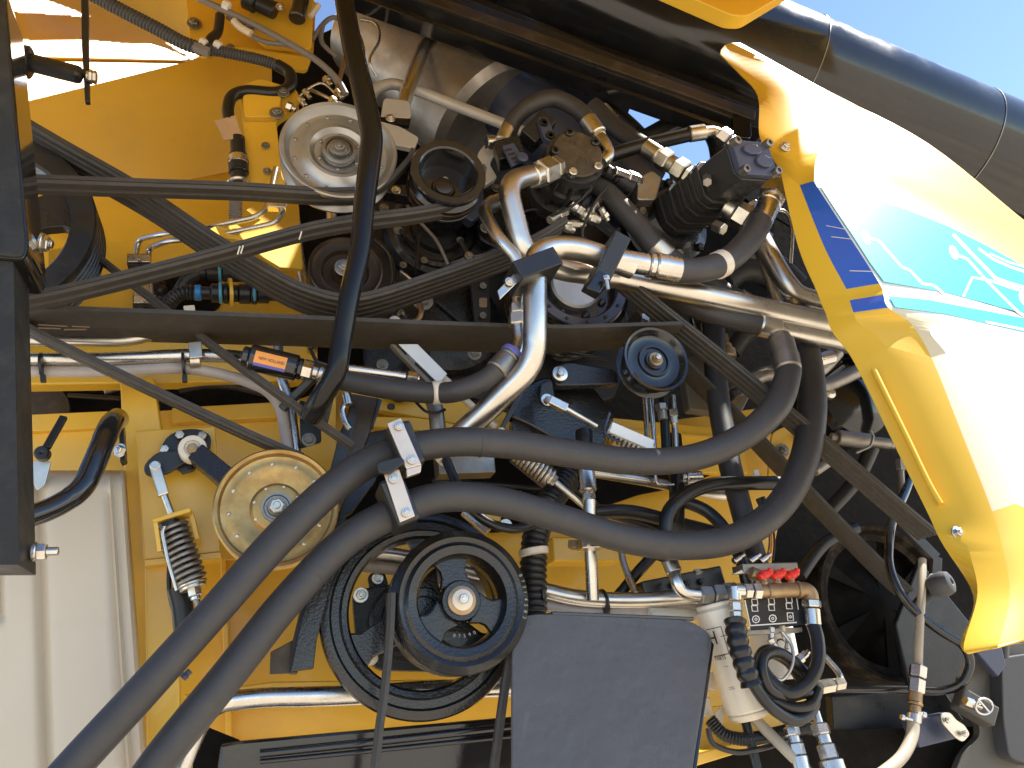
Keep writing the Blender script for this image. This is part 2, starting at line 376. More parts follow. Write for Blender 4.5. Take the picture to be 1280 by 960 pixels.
plate('lower_wall', [(190, 560), (430, 480), (560, 490), (720, 520), (800, 530), (880, 520), (950, 510), (985, 590), (965, 700), (950, 980), (190, 980)], .50, .008, YEL, body)
plate('wall_rib', [(275, 692), (282, 691), (292, 980), (284, 980)], .44, .06, YEL, body, bev=.003)
plate('mid_shelf', [(430, 478), (545, 492), (650, 520), (660, 545), (430, 505)], .40, .03, YEL, body, bev=.003)
plate('mid_shelf_lip', [(430, 520), (520, 522), (660, 545), (660, 549), (430, 530)], .36, .03, YEL, body)
plate('right_shelf', [(765, 522), (900, 535), (930, 560), (935, 592), (765, 590)], .42, .03, YEL, body, bev=.003)
plate('right_shelf_lip', [(765, 534), (905, 546), (906, 550), (765, 540)], .41, .02, YEL, body)
plate('lower_ledge', [(230, 868), (340, 852), (640, 848), (660, 872), (340, 872), (235, 885)], .36, .05, YEL, body, bev=.003)
plate('bottom_edge_rail', [(860, 945), (1005, 905), (1012, 914), (870, 958)], .10, .05, YEL, body, bev=.003)
plate('bottom_edge_sheet', [(800, 895), (1012, 868), (1012, 912), (800, 950)], .22, .02, YEL, body)
plate('painted_shade_sheet', [(425, 640), (470, 545), (560, 548), (700, 572), (790, 580), (900, 588), (862, 606), (800, 618), (720, 645), (640, 664), (560, 668), (500, 655), (440, 700)], .44, .01, DARK, body)  # dark sheet over the yellow wall; its colour stands in for shade
bar('hose_rest_block', (685, 690, .32), (770, 690, .32), 30, 40, YEL, body, bev=.004)
plate('small_yellow_bracket', rpoly([(965, 540), (995, 528), (1005, 560), (1000, 600), (975, 625), (960, 600)], 9), .38, .01, YEL, body)
bolt(1000, 545, .37, 5, DULL, body); bolt(978, 563, .37, 6, DULL, body)
plate('shelf_hole_plug', rpoly([(484, 504), (494, 504), (494, 512), (484, 512)], 5), .357, .004, INK, body)
# upper bracket block
br = T('loom_bracket', 'yellow folded bracket carrying bolts and looms in the upper left', 'bracket', (320, 40, .2))
plate('back_plate', rpoly([(232, -10), (300, -10), (395, 0), (392, 65), (385, 85), (372, 88), (300, 62), (255, 72), (238, 60)], 6), .22, .01, YEL, br)
plate('front_ear', rpoly([(310, 12), (345, 22), (352, -12), (392, -12), (390, 62), (330, 55), (306, 30)], 8), .16, .02, YEL, br, bev=.003)
plate('side_ear', rpoly([(300, 58), (388, 72), (384, 88), (330, 80), (262, 62)], 6), .17, .015, YEL, br, bev=.003)
for x, y, r in ((243, 30, 6), (308, 33, 7), (288, 60, 4), (350, 8, 4)): bolt(x, y, .155 if x > 290 else .215, r, DULL, br)
st = T('yellow_strut', 'upright yellow strut with bolt holes left of the grey pulley', 'strut', (340, 200, .2))
plate('web', rpoly([(298, 108), (325, 98), (372, 112), (375, 130), (345, 150), (353, 222), (362, 232), (312, 236), (306, 170)], 6), .115, .03, YEL, st, bev=.004)
plate('top_flange', rpoly([(303, 120), (318, 108), (352, 118), (348, 146), (305, 146)], 4), .095, .02, YEL, st, bev=.003)
for x, y, r in ((354, 116, 5), (346, 142, 6), (332, 182, 3.4), (334, 214, 3.4)): bolt(x, y, .09 if x > 340 else .11, r, DULL, st)
# white masking / body stripe sheets seen low right
# ================================================================ cream tank
def tank_off(x, y):
    e = 188
    o = 0
    g = 60
    o += .022 * math.exp(-((x - g) / 8.) ** 2)
    o += .012 * math.exp(-((x - 160) / 5.) ** 2) * (1 if y > 615 else .3)
    if x > e - 22: o += .02
    o += .05 * max(0, (x - (e - 5)) / 5.)
    if y < 606: o += .05 * ((606 - y) / 16.) ** 2
    if abs(y - 735) < 40 and x < 12: o += .012 * math.exp(-((x - 5) / 5.) ** 2)
    return o
XS = [-30, -15, 0, 4, 8, 12, 18, 26, 34, 40, 44, 48, 52, 56, 60, 64, 68, 72, 78, 86, 96, 108, 118, 124, 128, 132, 136, 140, 144, 150, 156, 160, 164, 168, 172, 176, 180, 184, 188]
tv = []; tf = []; NY = 50
for j in range(NY + 1):
    y = 588 + j * 400 / NY; e = 158 + (y - 600) * .075; sc = (e + 30) / 218.
    for x in XS:
        xx = -30 + (x + 30) * sc; tv.append(P(xx, y, .10 + tank_off(x, y)))
K = len(XS)
for j in range(NY):
    for i in range(K - 1): tf.append((j * K + i, j * K + i + 1, (j + 1) * K + i + 1, (j + 1) * K + i))
tank = T('cream_tank', 'cream moulded plastic tank with vertical grooves in the lower left corner', 'tank', (90, 800, .1))
tk = build('tank_shell', tv, tf, TAN, tank, angle=60)
sm = tk.modifiers.new('thickness', 'SOLIDIFY'); sm.thickness = .02; sm.offset = 1 if False else -1
plate('moulded_slot', rpoly([(55, 710), (59, 710), (61, 750), (57, 750)], 2), .118, .004, GREY, tank)
plate('moulded_slot', rpoly([(63, 830), (67, 830), (69, 870), (65, 870)], 2), .118, .004, GREY, tank)
# ================================================================ left black frame
fr_ = T('black_side_frame', 'heavy glossy black frame post along the left edge', 'frame', (20, 500, -.2))
plate('tapered_post', rpoly([(-30, -20), (6, -20), (36, 310), (30, 325), (-30, 320)], 8), -.31, .13, BLKS, fr_, bev=.012)
plate('post_face', rpoly([(-30, -20), (3, -20), (32, 308), (27, 321), (-30, 316)], 8), -.318, .01, BLKM, fr_, bev=.003)
plate('box_post', rpoly([(-30, 280), (16, 280), (24, 706), (-30, 706)], 3), -.30, .10, BLKM, fr_, bev=.006)
bar('cross_pin', (25, 75, -.1), (104, 95, -.1), 20, 20, BLK2, fr_, bev=.012)
lathe('pin_collar', (30, 77, -.1), [(-8, 20), (6, 20), (8, 17)], BLK2, fr_, ax=Vector((1, 0, -.2)), seg=24)
plate('hanger_strap', [(101, -10), (110, -10), (112, 127), (106, 127), (102, 60)], -.09, .012, BLK2, fr_)
nuts('pin_nut', (108, 95, -.1), (121, 97, -.1), 8, BRONZ, fr_)
nuts('frame_nut', (40, 690, -.24), (73, 689, -.24), 11, STEEL, fr_, [(0, .2, 1.1, 20), (.2, .55, 1, 6), (.55, 1, .5, 16)])
nuts('frame_nut', (50, 303, -.22), (66, 306, -.22), 11, STEEL, fr_, [(0, .3, 1.15, 20), (.3, .7, .95, 6), (.7, 1, .5, 16)])
# ================================================================ unloading auger tube, beam
au = T('auger_tube', 'long dark glossy unloading auger tube slanting across the sky', 'tube', (1000, 100, .25))
tube('tube_shell', [(470, -124, .33), (1700, 401, .33)], 77, TUBEG, au, seg=72)
a0, a1 = P(470, -124, .33), P(1700, 401, .33); axd = (a1 - a0).normalized()
for px, py in ((990, 98), (1195, 186)):
    c = P(px, py, .33); 
    t = ((c - a0).dot(axd)) / (a1 - a0).length; rr = (77 * S(470, -124, .33)) * (1 - t) + (77 * S(1700, 401, .33)) * t
    v_, f_ = revolve(c, axd, [(-.002, rr - .002), (-.0015, rr + .003), (.0015, rr + .003), (.002, rr - .002)], 72)
    build('tube_seam', v_, f_, DULL, au)
bm_ = T('black_top_beam', 'black channel beam slanting down under the auger tube', 'beam', (700, 100, .1))
bar('channel_web', (400, -40, .20), (948, 163, .20), 34, 40, BLK2, bm_, bev=.004)
bar('upper_lip', (470, -18, .17), (940, 150, .17), 17, 20, BROWN, bm_, bev=.004)
bar('lower_lip', (420, -6, .18), (930, 176, .18), 7, 24, BLK, bm_, bev=.002)
plate('end_cap', rpoly([(915, 140), (938, 150), (940, 172), (918, 172)], 5), .15, .01, BLK, bm_)
uc = T('tube_cradle_cover', 'glossy black curved cover between the auger tube and the beam', 'cover', (720, 60, .2))
plate('cover_sheet', [(500, -60), (560, -20), (720, 45), (960, 128), (955, 165), (720, 80), (470, -10)], .29, .01, BLK, uc)
# ================================================================ yellow hinged hood with decals
OP = (1060, 300, -.24, .10, .30)           # outer face plane: point px, depth, tilt
def OPL(x, y): return slope(x, y, *OP)
rows = [  # A, B (inner flange), C (ridge), D, E (outer face)
 [(900, 68), (901, 63), (906, 57), (914, 54), (925, 54)],
 [(922, 90), (934, 88), (960, 84), (985, 90), (1030, 112)],
 [(947, 120), (962, 124), (996, 124), (1060, 140), (1160, 180)],
 [(949, 168), (988, 186), (1021, 180), (1110, 205), (1290, 284)],
 [(962, 192), (995, 211), (1019, 204), (1120, 243), (1400, 362)],
 [(975, 212), (1000, 232), (1017, 227), (1130, 268), (1400, 385)],
 [(997, 306), (1030, 308), (1064, 300), (1160, 330), (1400, 440)],
 [(1020, 362), (1058, 362), (1099, 355), (1180, 368), (1400, 430)],
 [(1026, 378), (1062, 376), (1104, 369), (1190, 382), (1400, 445)],
 [(1033, 394), (1067, 391), (1110, 385), (1200, 400), (1400, 470)],
 [(1041, 416), (1073, 404), (1139, 406), (1162, 412), (1400, 500)],
 [(1066, 450), (1105, 432), (1165, 450), (1189, 452), (1400, 530)],
 [(1110, 540), (1155, 540), (1199, 535), (1233, 540), (1400, 600)],
 [(1160, 642), (1200, 640), (1240, 640), (1268, 630), (1400, 680)],
 [(1176, 676), (1212, 690), (1254, 690), (1285, 685), (1400, 715)],
 [(1218, 744), (1223, 742), (1262, 745), (1300, 740), (1400, 745)],
 [(1203, 800), (1206, 806), (1250, 800), (1300, 790), (1400, 765)],
 [(1206, 814), (1213, 817), (1247, 810), (1290, 797), (1400, 775)]]
hv = []; NC = 5
for i, rw in enumerate(rows):
    for k, (x, y) in enumerate(rw):
        o = OPL(x, y)
        if i < 5:             # top shoulder leans away from the camera above the crease
            yc = 227 + max(0, x - 1017) * .4125; hv.append(P(x, y, OPL(max(x, 1000), yc).y + (.0036 * min(yc - y, 23) + .0012 * max(0, yc - y - 23) if k >= 3 else .0016 * (yc - y)) + ((0, .02, .045, .06, .08)[i] * (1, .55, 0, 0, 0)[k])))
        elif k >= 3: hv.append(o)
        elif k == 2:
            dY = .02 if i >= 10 else .004
            hv.append(P(x, y, o.y + (dY if i > 4 else .0)) if i > 4 else slope(x, y, 1018, 227, OPL(1018, 227).y, .1, .5))
        else:
            cY = OPL(*rw[2]).y
            hv.append(P(x, y, cY + ((.05, .022)[k] if i < 5 else (.10, .055)[k])))
def cmi(seq, n):                              # smooth resampling of one column
    out = []
    q = crom([(v, 1.) for v in seq], n); return [a for a, b in q]
cols = [[hv[i * NC + k] for i in range(len(rows))] for k in range(NC)]; NS = 6; CR = 5
cols = [cmi(c[:CR + 1], NS)[:-1] + cmi(c[CR:], NS) for c in cols]
hv = []; NR_ = len(cols[0])
for i in range(NR_):
    for k in range(NC): hv.append(cols[k][i])
hf = []; hm = []
for i in range(NR_ - 1):
    ir = i // NS
    for k in range(NC - 1):
        hf.append((i * NC + k, i * NC + k + 1, (i + 1) * NC + k + 1, (i + 1) * NC + k))
        mm = 0 if k >= 2 else 4
        if k >= 2 and ir >= 5: mm = 1
        if k == 2 and ir >= 9: mm = 3
        if k == 1 and ir in (5, 6, 8): mm = 2
        if ir >= 13 or (ir == 9 and k < 2): mm = 0 if k >= 2 else 4
        hm.append(mm)
hood = T('side_hood', 'open yellow side hood with cyan, white and blue decals on the right', 'hood', (1100, 400, -.2))
hd = build('hood_shell', hv, hf, [YELC, WHITE, BLUE, PALEY, YELF], hood, angle=38, mi=hm)
so = hd.modifiers.new('thickness', 'SOLIDIFY'); so.thickness = .004; so.offset = 0
bv = hd.modifiers.new('rounding', 'BEVEL'); bv.width = .010; bv.segments = 3; bv.limit_method = 'ANGLE'; bv.angle_limit = R(28)
def decal(name, pts, m, lift=.0034): return pplate(name, pts, OP, m, hood, th=.001, bev=0, lift=lift)
decal('cyan_panel', [(1023, 231), (1045, 236), (1078, 246), (1130, 262), (1185, 284), (1240, 312), (1290, 340), (1400, 395), (1400, 428), (1280, 393), (1180, 366), (1104, 353), (1087, 330), (1068, 300), (1044, 264)], CYAN)
decal('cyan_stripe', [(1110, 371), (1160, 376), (1280, 399), (1400, 440), (1400, 452), (1280, 416), (1180, 393), (1118, 385)], CYAN)
decal('white_stripe', [(1230, 402), (1280, 412), (1400, 442), (1400, 446), (1280, 415), (1232, 405)], WHITE, .0040)
def trace(pts, wd):
    L = []; Rr = []
    for i, p in enumerate(pts):
        a = Vector(pts[max(i - 1, 0)]); b = Vector(pts[min(i + 1, len(pts) - 1)]); t = (b - a).normalized(); n = Vector((-t.y, t.x)) * wd / 2
        L.append(tuple(Vector(p) + n)); Rr.append(tuple(Vector(p) - n))
    return L + Rr[::-1]
for pts, wd in (([(1085, 299), (1097, 302), (1126, 335), (1136, 339), (1152, 356), (1166, 358), (1178, 368)], 3), ([(1196, 320), (1208, 325), (1232, 352), (1272, 392), (1280, 396)], 3), ([(1203, 372), (1214, 348), (1237, 352), (1260, 360), (1300, 372)], 3),
                ([(1190, 294), (1215, 320), (1243, 349), (1262, 356), (1300, 366)], 4), ([(1222, 312), (1240, 325), (1262, 335), (1290, 344)], 3), ([(1236, 318), (1260, 329), (1290, 338)], 2)):
    decal('circuit_line', trace(pts, wd), WHITE, .0040)
decal('circuit_dot', [(1079 + 6 * math.cos(k * .524) + 2, 298 + 9.5 * math.sin(k * .524 + .5)) for k in range(12)], WHITE, .0042)
decal('circuit_dot', [(1191 + 6 * math.cos(k * .524), 317 + 9 * math.sin(k * .524 + .5)) for k in range(12)], WHITE, .0042)
decal('circuit_dot', [(1284 + 12 * math.cos(k * .524), 371 + 13 * math.sin(k * .524)) for k in range(12)], WHITE, .0042)
# decal joint lines on the blue strip, pressed rib, slots, bolts
for i in (5 * NS + 2, 5 * NS + 4, 6 * NS - 1, 6 * NS + 3):
    a_, b_ = cols[1][i], cols[2][i + 1]; q0, q1 = a_.lerp(b_, .35), a_.lerp(b_, .97); o_ = Vector((0, -.0045, 0)); z_ = Vector((0, 0, .0009)); d_ = Vector((0, .0015, 0))
    q = [q0 + o_ - z_, q1 + o_ - z_, q1 + o_ + z_, q0 + o_ + z_]; build('decal_joint', q + [v + d_ for v in q], [(0, 1, 2, 3), (7, 6, 5, 4), (0, 4, 5, 1), (1, 5, 6, 2), (2, 6, 7, 3), (3, 7, 4, 0)], CREAM, hood, smooth=False)
def band(x, y, k=.04):
    return P(x, y, OPL(x + 38, y).y + .036)
for a, b in (((1017, 256), (1030, 249)), ((1020, 282), (1042, 271)), ((1047, 318), (1062, 306)), ((1062, 350), (1078, 342))):
    pass
FLO = .052
def flY(x, y): return OPL(x + 55, y).y + .075
rib_ = [(1092, 462), (1112, 503), (1135, 550), (1160, 602), (1176, 630)]
tube('pressed_rib', [(x, y, flY(x, y) - .004) for x, y in rib_], 3.6, YELC, hood)
bolt(1196, 666, OPL(1250, 668).y + .068, 5.5, STEEL, hood, name='hood_bolt')
bolt(981, 183, OPL(1018, 183).y + .03, 5, STEEL, hood, name='hood_bolt')
lathe('slot_washer', (1089, 428, OPL(1140, 428).y + .07), [(-2, 8), (1, 8), (1.3, 6)], INK, hood, seg=20)
# the yellow tip at the top of the picture is the raised shield's corner
# ================================================================ raised shield tip, and an added unseen sheet that shades the bay
sh = T('raised_shield', 'yellow corner of the raised shield at the top edge of the picture, plus an added unseen sun blocker', 'shield', (920, 0, -.2))
plate('shield_tip', rpoly([(815, -25), (915, 19), (935, 20), (1010, -25), (1010, -200), (815, -200)], 7), -.25, .05, YELC, sh, bev=.006)
def blocker_z(y): return 2.88 + (y + .6) * 1.14
def onblocker(p):                                # follow the sun up to the added blocker sheet
    lo_, hi_ = 0., 6.
    for _ in range(40):
        m_ = (lo_ + hi_) / 2; q = p + SUN * m_
        if q.z < blocker_z(q.y): lo_ = m_
        else: hi_ = m_
    return (q.x, q.y)
GAPS = []  # holes in the added sheet, shaped to let sun patches through
for poly, Yp in (([(10, 50), (110, 50), (185, 57), (232, 78), (178, 92), (33, 128), (10, 140)], None), ([(0, -30), (60, 0), (118, 22), (0, 14)], None), ([(205, 52), (252, 68), (240, 75)], None),
                 ([(250, 292), (300, 268), (338, 240), (345, 210), (366, 212), (366, 262), (354, 335), (335, 318), (300, 300)], .12)):
    GAPS.append([onblocker(P(x, y, Yp) if Yp else slope(x, y, *SL)) for x, y in poly])
GAPS[-1] = [(.24, .03), (.53, .03), (.53, .115), (.24, .115)]
def inside(x, y, pg):
    c = False; n = len(pg)
    for i in range(n):
        x1, y1 = pg[i]; x2, y2 = pg[(i + 1) % n]
        if (y1 > y) != (y2 > y) and x < (x2 - x1) * (y - y1) / (y2 - y1) + x1: c = not c
    return c
rvx = []; rfc = []
def patch(x0, x1, y0, y1, st):
    nx = max(1, round((x1 - x0) / st)); ny = max(1, round((y1 - y0) / st)); b0 = len(rvx)
    for i in range(nx + 1):
        for j in range(ny + 1):
            x = x0 + (x1 - x0) * i / nx; y = y0 + (y1 - y0) * j / ny; rvx.append((x, y, blocker_z(y)))
    for i in range(nx):
        for j in range(ny):
            if st < .01 and any(inside(x0 + (x1 - x0) * (i + .5) / nx, y0 + (y1 - y0) * (j + .5) / ny, g_) for g_ in GAPS): continue
            a = b0 + i * (ny + 1) + j; rfc.append((a, a + ny + 1, a + ny + 2, a + 1))
gx0 = min(q[0] for g_ in GAPS for q in g_) - .01; gx1 = max(q[0] for g_ in GAPS for q in g_) + .01
gy0 = min(q[1] for g_ in GAPS for q in g_) - .01; gy1 = max(q[1] for g_ in GAPS for q in g_) + .01
XE = 1.16
patch(-1.7, 1.62, -.62, -.08, .3); patch(-1.7, XE, -.08, gy0, .3); patch(-1.7, gx0, gy0, gy1, .3); patch(gx0, gx1, gy0, gy1, .005)
patch(gx1, XE, gy0, gy1, .3); patch(-1.7, 2.1, gy1, .42 if gy1 < .42 else gy1 + .01, .3); patch(-1.7, 3.6, max(.42, gy1 + .01), 1.1, .3)
rs = build('sun_blocker_sheet', rvx, rfc, YELC, sh)  # added unseen sheet, shaped to keep the sun off the bay
s_ = rs.modifiers.new('thickness', 'SOLIDIFY'); s_.thickness = .003
# ================================================================ pulleys and wheels
def ring_groove(r, w0, w1, n, depth):          # v-grooves from u=w0 back to u=w1
    out = []; k = (w1 - w0) / n
    for i in range(n):
        a = w0 + k * i
        out += [(a, r), (a + k * .15, r), (a + k * .42, r - depth), (a + k * .58, r - depth), (a + k * .85, r)]
    out.append((w1, r)); return out
# grey top-left pulley
p = (424, 186, -.08)
t = T('grey_pulley', 'large grey pressed steel idler pulley with rivets behind the black bent bar', 'pulley', p)
lathe('disc', p, [(-38, 58), (-38, 70), (-34, 71), (-30, 64), (-20, 62), (-12, 64), (-6, 72), (0, 72.5), (2, 71), (1, 67), (-4, 64), (-9, 60), (-10, 51), (-7, 44), (-3, 40), (-3, 36), (-8, 30), (-9, 20), (-4, 17), (-4, 0.1)], PUL, t, seg=72)
lathe('hub', p, [(-5, 22), (-1, 21), (0, 17), (-5, 15), (-5, 13), (3, 13), (4, 11), (4, .1)], DULL, t, seg=40)
bolt(p[0], p[1], p[2] - .02, 6.5, DULL, t, name='hub_bolt')
def rivets(p, t, R_, n, u, r, m, a0=0):
    s = S(*p); c = V(p); src = None
    for k in range(n):
        a = R(a0 + k * 360 / n); q = c + Vector((math.cos(a), 0, math.sin(a))) * (R_ * s) + FRONT * (u * s)
        if src is None:
            v_, f_ = revolve(q, FRONT, [(-1 * s, r * s), (r * .4 * s, r * s), (r * .8 * s, r * .5 * s)], 10); src = build('rivet', v_, f_, m, t); q0 = q; l0 = src.location.copy()
        else:
            o = src.copy(); COL.objects.link(o); o.parent = t; o.location = l0 + (q - q0)
rivets(p, t, 55, 12, -9, 2.4, DULL, 8); rivets(p, t, 26, 6, -7, 2.2, DULL, 20)
# golden idler pulley
p = (346, 634, .02)
t = T('golden_pulley', 'golden plated idler pulley with rust stains left of the big hoses', 'pulley', p)
lathe('disc', p, [(-24, 58), (-24, 74), (-19, 75), (-17, 70), (-12, 66), (-8, 69), (-3, 75), (1, 76), (3, 74), (1, 70), (-4, 67), (-5, 63), (-4, 58), (-4, 52), (-7, 43), (-8, 33), (-4, 29), (-3, 24), (-3, .1)], PULG, t, seg=80)
lathe('hub', p, [(-4, 19), (1, 19), (1, 16), (-1, 15), (-1, 12), (3, 11), (3, .1)], DULL, t, seg=40)
bolt(p[0], p[1], p[2] - .006, 9.5, BRONZ, t, name='hub_bolt', washer=False)
rivets(p, t, 57, 12, -4, 2.6, BRONZ, 0); rivets(p, t, 28, 8, -5, 2.3, BRONZ, 22)
# black top pulley (deep cup)
p = (561, 214, -.10)
t = T('cup_pulley', 'deep black cup shaped pulley with bronzed grooves above the long belt', 'pulley', p)
lathe('rim', p, ring_groove(47, -44, -6, 2, 9) + [(-2, 48), (0, 47), (0, 38), (-2, 36), (-36, 35), (-37, 16), (-33, 14), (-33, .1)], BLK, t, seg=72)
lathe('groove_lining', (p[0], p[1], p[2]), [(-41, 41), (-40, 46.4), (-33, 47.4), (-30, 47.6), (-28, 46)], PULB, t, seg=72, closed=True)
lathe('hub', p, [(-36, 12), (-30, 12), (-29, 10), (-29, .1)], PULB, t, seg=32)
bolt(556, 226, -.03, 4, BRONZ, t, name='hub_bolt', washer=False)
# ribbed-belt idler behind the bent bar
p = (432, 337, .04)
t = T('backside_idler', 'black smooth idler with bronze centre pressing on the ribbed belt', 'pulley', p)
lathe('rim', p, [(-50, 30), (-50, 44), (-46, 45), (0, 46), (2, 46), (3, 44), (-1, 41), (-3, 36), (-3, 30), (-9, 27), (-10, 17), (-7, 15), (-7, 8), (-3, 7), (-3, .1)], PULB, t, seg=60)
bolt(430, 335, .028, 8, DULL, t, name='hub_bolt')
# black tensioner pulley, middle right
p = (820, 449, -.03)
t = T('tensioner_pulley', 'glossy black tensioner pulley with stepped face right of centre', 'pulley', p)
lathe('rim', p, [(-30, 30), (-30, 41), (-27, 42), (-25, 36), (-20, 33), (-14, 33), (-7, 39), (-2, 43), (0, 44), (2, 43), (1, 40), (-6, 35), (-8, 28), (-7, 22), (-3, 21), (-3, 18), (-6, 17), (-6, 13), (-2, 12), (-2, .1)], BLK, t, seg=72)
lathe('hub', p, [(-3, 9), (1, 9), (1, 6), (4, 5), (4, .1)], BRASS, t, seg=24)
bolt(822, 447, -.045, 4, BRONZ, t, name='hub_bolt', washer=False)
# crank damper pulley
p = (722, 352, .16)
t = T('crank_damper', 'big black engine crank damper with blue sheen behind the steel pipes', 'pulley', p)
lathe('rim', p, ring_groove(74, -80, -16, 6, 4) + [(-14, 74), (-12, 68), (0, 67), (2, 65), (1, 52), (-2, 50), (-16, 49), (-18, 20), (-10, 18), (-10, .1)], BLK, t, seg=80)
lathe('friction_ring', p, [(2, 64.5), (4, 64), (4, 53), (2, 52.5)], SLATE, t, seg=72, closed=True)
lathe('hub', p, [(-18, 33), (-8, 33), (-6, 30), (-6, .1)], PUL, t, seg=40)
rivets(p, t, 41, 8, -15, 5, CAST, 10); rivets(p, t, 58, 14, 4, 2.4, INK, 10)
# spoked wheels
def spokewheel(p, r_out, r_in, hub, n, a0, u0, dep, prof, m, name, lab, cat, sw=.36, hubm=None):
    t = T(name, lab, cat, p); lathe('rim', p, prof, m, t, seg=96, closed=True)
    lathe('hub', p, [(-dep - 6, hub), (u0 + 2, hub), (u0 + 6, hub * .92), (u0 + 6, hub * .62), (u0 + 2, hub * .58), (u0 + 2, .1)], m, t, seg=48)
    for k in range(n):
        a = R(a0 + 360 * k / n); X = Vector((math.cos(a), math.sin(a))); Yv = Vector((-X.y, X.x)); w0 = hub * 1.0; w1 = r_in * sw
        pts = []
        for q, ww in ((hub * .75, w0 * .8), (hub * 1.3, w0 * .62), ((hub + r_in) * .5, w0 * .55 + w1 * .08), (r_in * .86, w1 * .75), (r_in * 1.03, w1 * 1.15)):
            pts.append(X * q + Yv * ww)
        for q, ww in ((r_in * 1.03, w1 * 1.15), (r_in * .86, w1 * .75), ((hub + r_in) * .5, w0 * .55 + w1 * .08), (hub * 1.3, w0 * .62), (hub * .75, w0 * .8)):
            pts.append(X * q - Yv * ww)
        wheelpoly(p, u0 - 4, [tuple(q) for q in pts], dep * .5, m, t, 'spoke', bev=.004)
    return t
p = (530, 764, .06)
spokewheel(p, 126, 92, 30, 3, 200, -4, 24, [(-34, 92), (-34, 124), (-30, 127), (-6, 128), (-2, 126), (0, 120), (0, 116), (-4, 113), (-4, 104), (0, 101), (-1, 95), (-6, 92)], CAST, 'spoked_belt_wheel', 'big cast black spoked belt wheel at the bottom centre behind the double pulley', 'wheel', sw=.24)
p = (578, 750, -.06)
t = spokewheel(p, 90, 56, 26, 3, 92, -12, 26, ring_groove(88, -58, -8, 2, 14) + [(-9, 89), (0, 80), (1, 79), (-2, 73), (2, 68), (0, 58), (-6, 55), (-26, 53), (-30, 56), (-58, 58)], CAST, 'double_pulley', 'shiny black cast double groove pulley with three spokes at the bottom centre', 'pulley', sw=.5)
lathe('washer', p, [(-7, 18), (-2, 18), (-1, 16), (-1, .1)], BRASS, t, seg=40)
lathe('washer', p, [(-1, 13), (2, 13), (3, 11), (3, .1)], CREAM, t, seg=40)
bolt(579, 749, -.07, 6.5, STEEL, t, name='hub_bolt', washer=False)
# casting numbers on rim and spoke
text('87314582', (633, 800, -.062), (648, 836, -.062), STEEL, t, name='casting_number') if False else None
def rimtext(s, p, rad, a0, da, size, u, m, t, fl=1):
    sc = S(*p); c = V(p)
    for k, ch in enumerate(s):
        a = R(a0 - da * k); rd = Vector((math.cos(a), 0, math.sin(a))); tn = Vector((math.sin(a), 0, -math.cos(a))) * fl
        q = c + rd * (rad * sc) + FRONT * (u * sc) - tn * (size * .3 * sc); text(ch, q, q + tn * (size * .55 * sc), m, t, name='casting_digit', lift=.0006)
rimtext('87314582', p, 80.5, 12, 5.3, 6.5, .8, DULL, t)
rimtext('87590', p, 44, -110, -9, 6, -12, DULL, t, -1)
# bearing housing behind the drive wheel
t = T('bearing_housing', 'black flanged bearing housing bolted to the yellow wall behind the drive wheel', 'bearing', (480, 760, .3))
plate('flange', rpoly([(440, 738), (500, 728), (560, 740), (560, 840), (470, 838), (445, 800)], 12), .22, .03, CASTF, t, bev=.004)
lathe('bearing_cup', (505, 775, .2), [(-10, 44), (8, 44), (12, 40), (12, 30), (8, 28), (8, .1)], CASTF, t, seg=48)
for x, y in ((451, 744), (463, 822), (540, 832)): bolt(x, y, .21, 6.5, BRONZ, t)
plate('slotted_ear', rpoly([(459, 718), (480, 712), (487, 735), (463, 742)], 8), .25, .012, CASTF, t); bolt(472, 723, .24, 5, STEEL, t)
plate('slotted_ear', rpoly([(505, 822), (522, 820), (520, 838), (506, 840)], 6), .25, .012, CASTF, t)
# left big sheave behind the frame
p = (-28, 274, .05)
prof = ring_groove(134, -70, -10, 6, 6) + [(-4, 134), (0, 132), (0, 106), (-4, 103), (-70, 100)]
t = spokewheel(p, 134, 103, 40, 4, 14, -8, 34, prof, BLK2, 'left_sheave', 'wide black multi groove sheave half hidden by the left frame post', 'pulley', sw=.36)
# dark fan wheel low right
p = (1108, 752, .55)
t = T('dark_fan_wheel', 'dark blower wheel with a pale dusty rim deep behind the filter', 'wheel', p)
lathe('rim', p, [(-40, 88), (-40, 96), (0, 97), (3, 95), (1, 90), (-6, 86), (-8, 78)], DUSK, t, seg=72, closed=True)
lathe('disc', p, [(-30, 80), (-26, 80), (-22, 50), (-10, 30), (-6, .1)], DARK, t, seg=60)
for k in range(6):
    a = R(20 + 60 * k); wheelpoly(p, -8, [(18 * math.cos(a), 18 * math.sin(a)), (80 * math.cos(a - .12), 80 * math.sin(a - .12)), (80 * math.cos(a + .12), 80 * math.sin(a + .12))], 4, DARK, t, 'blade')
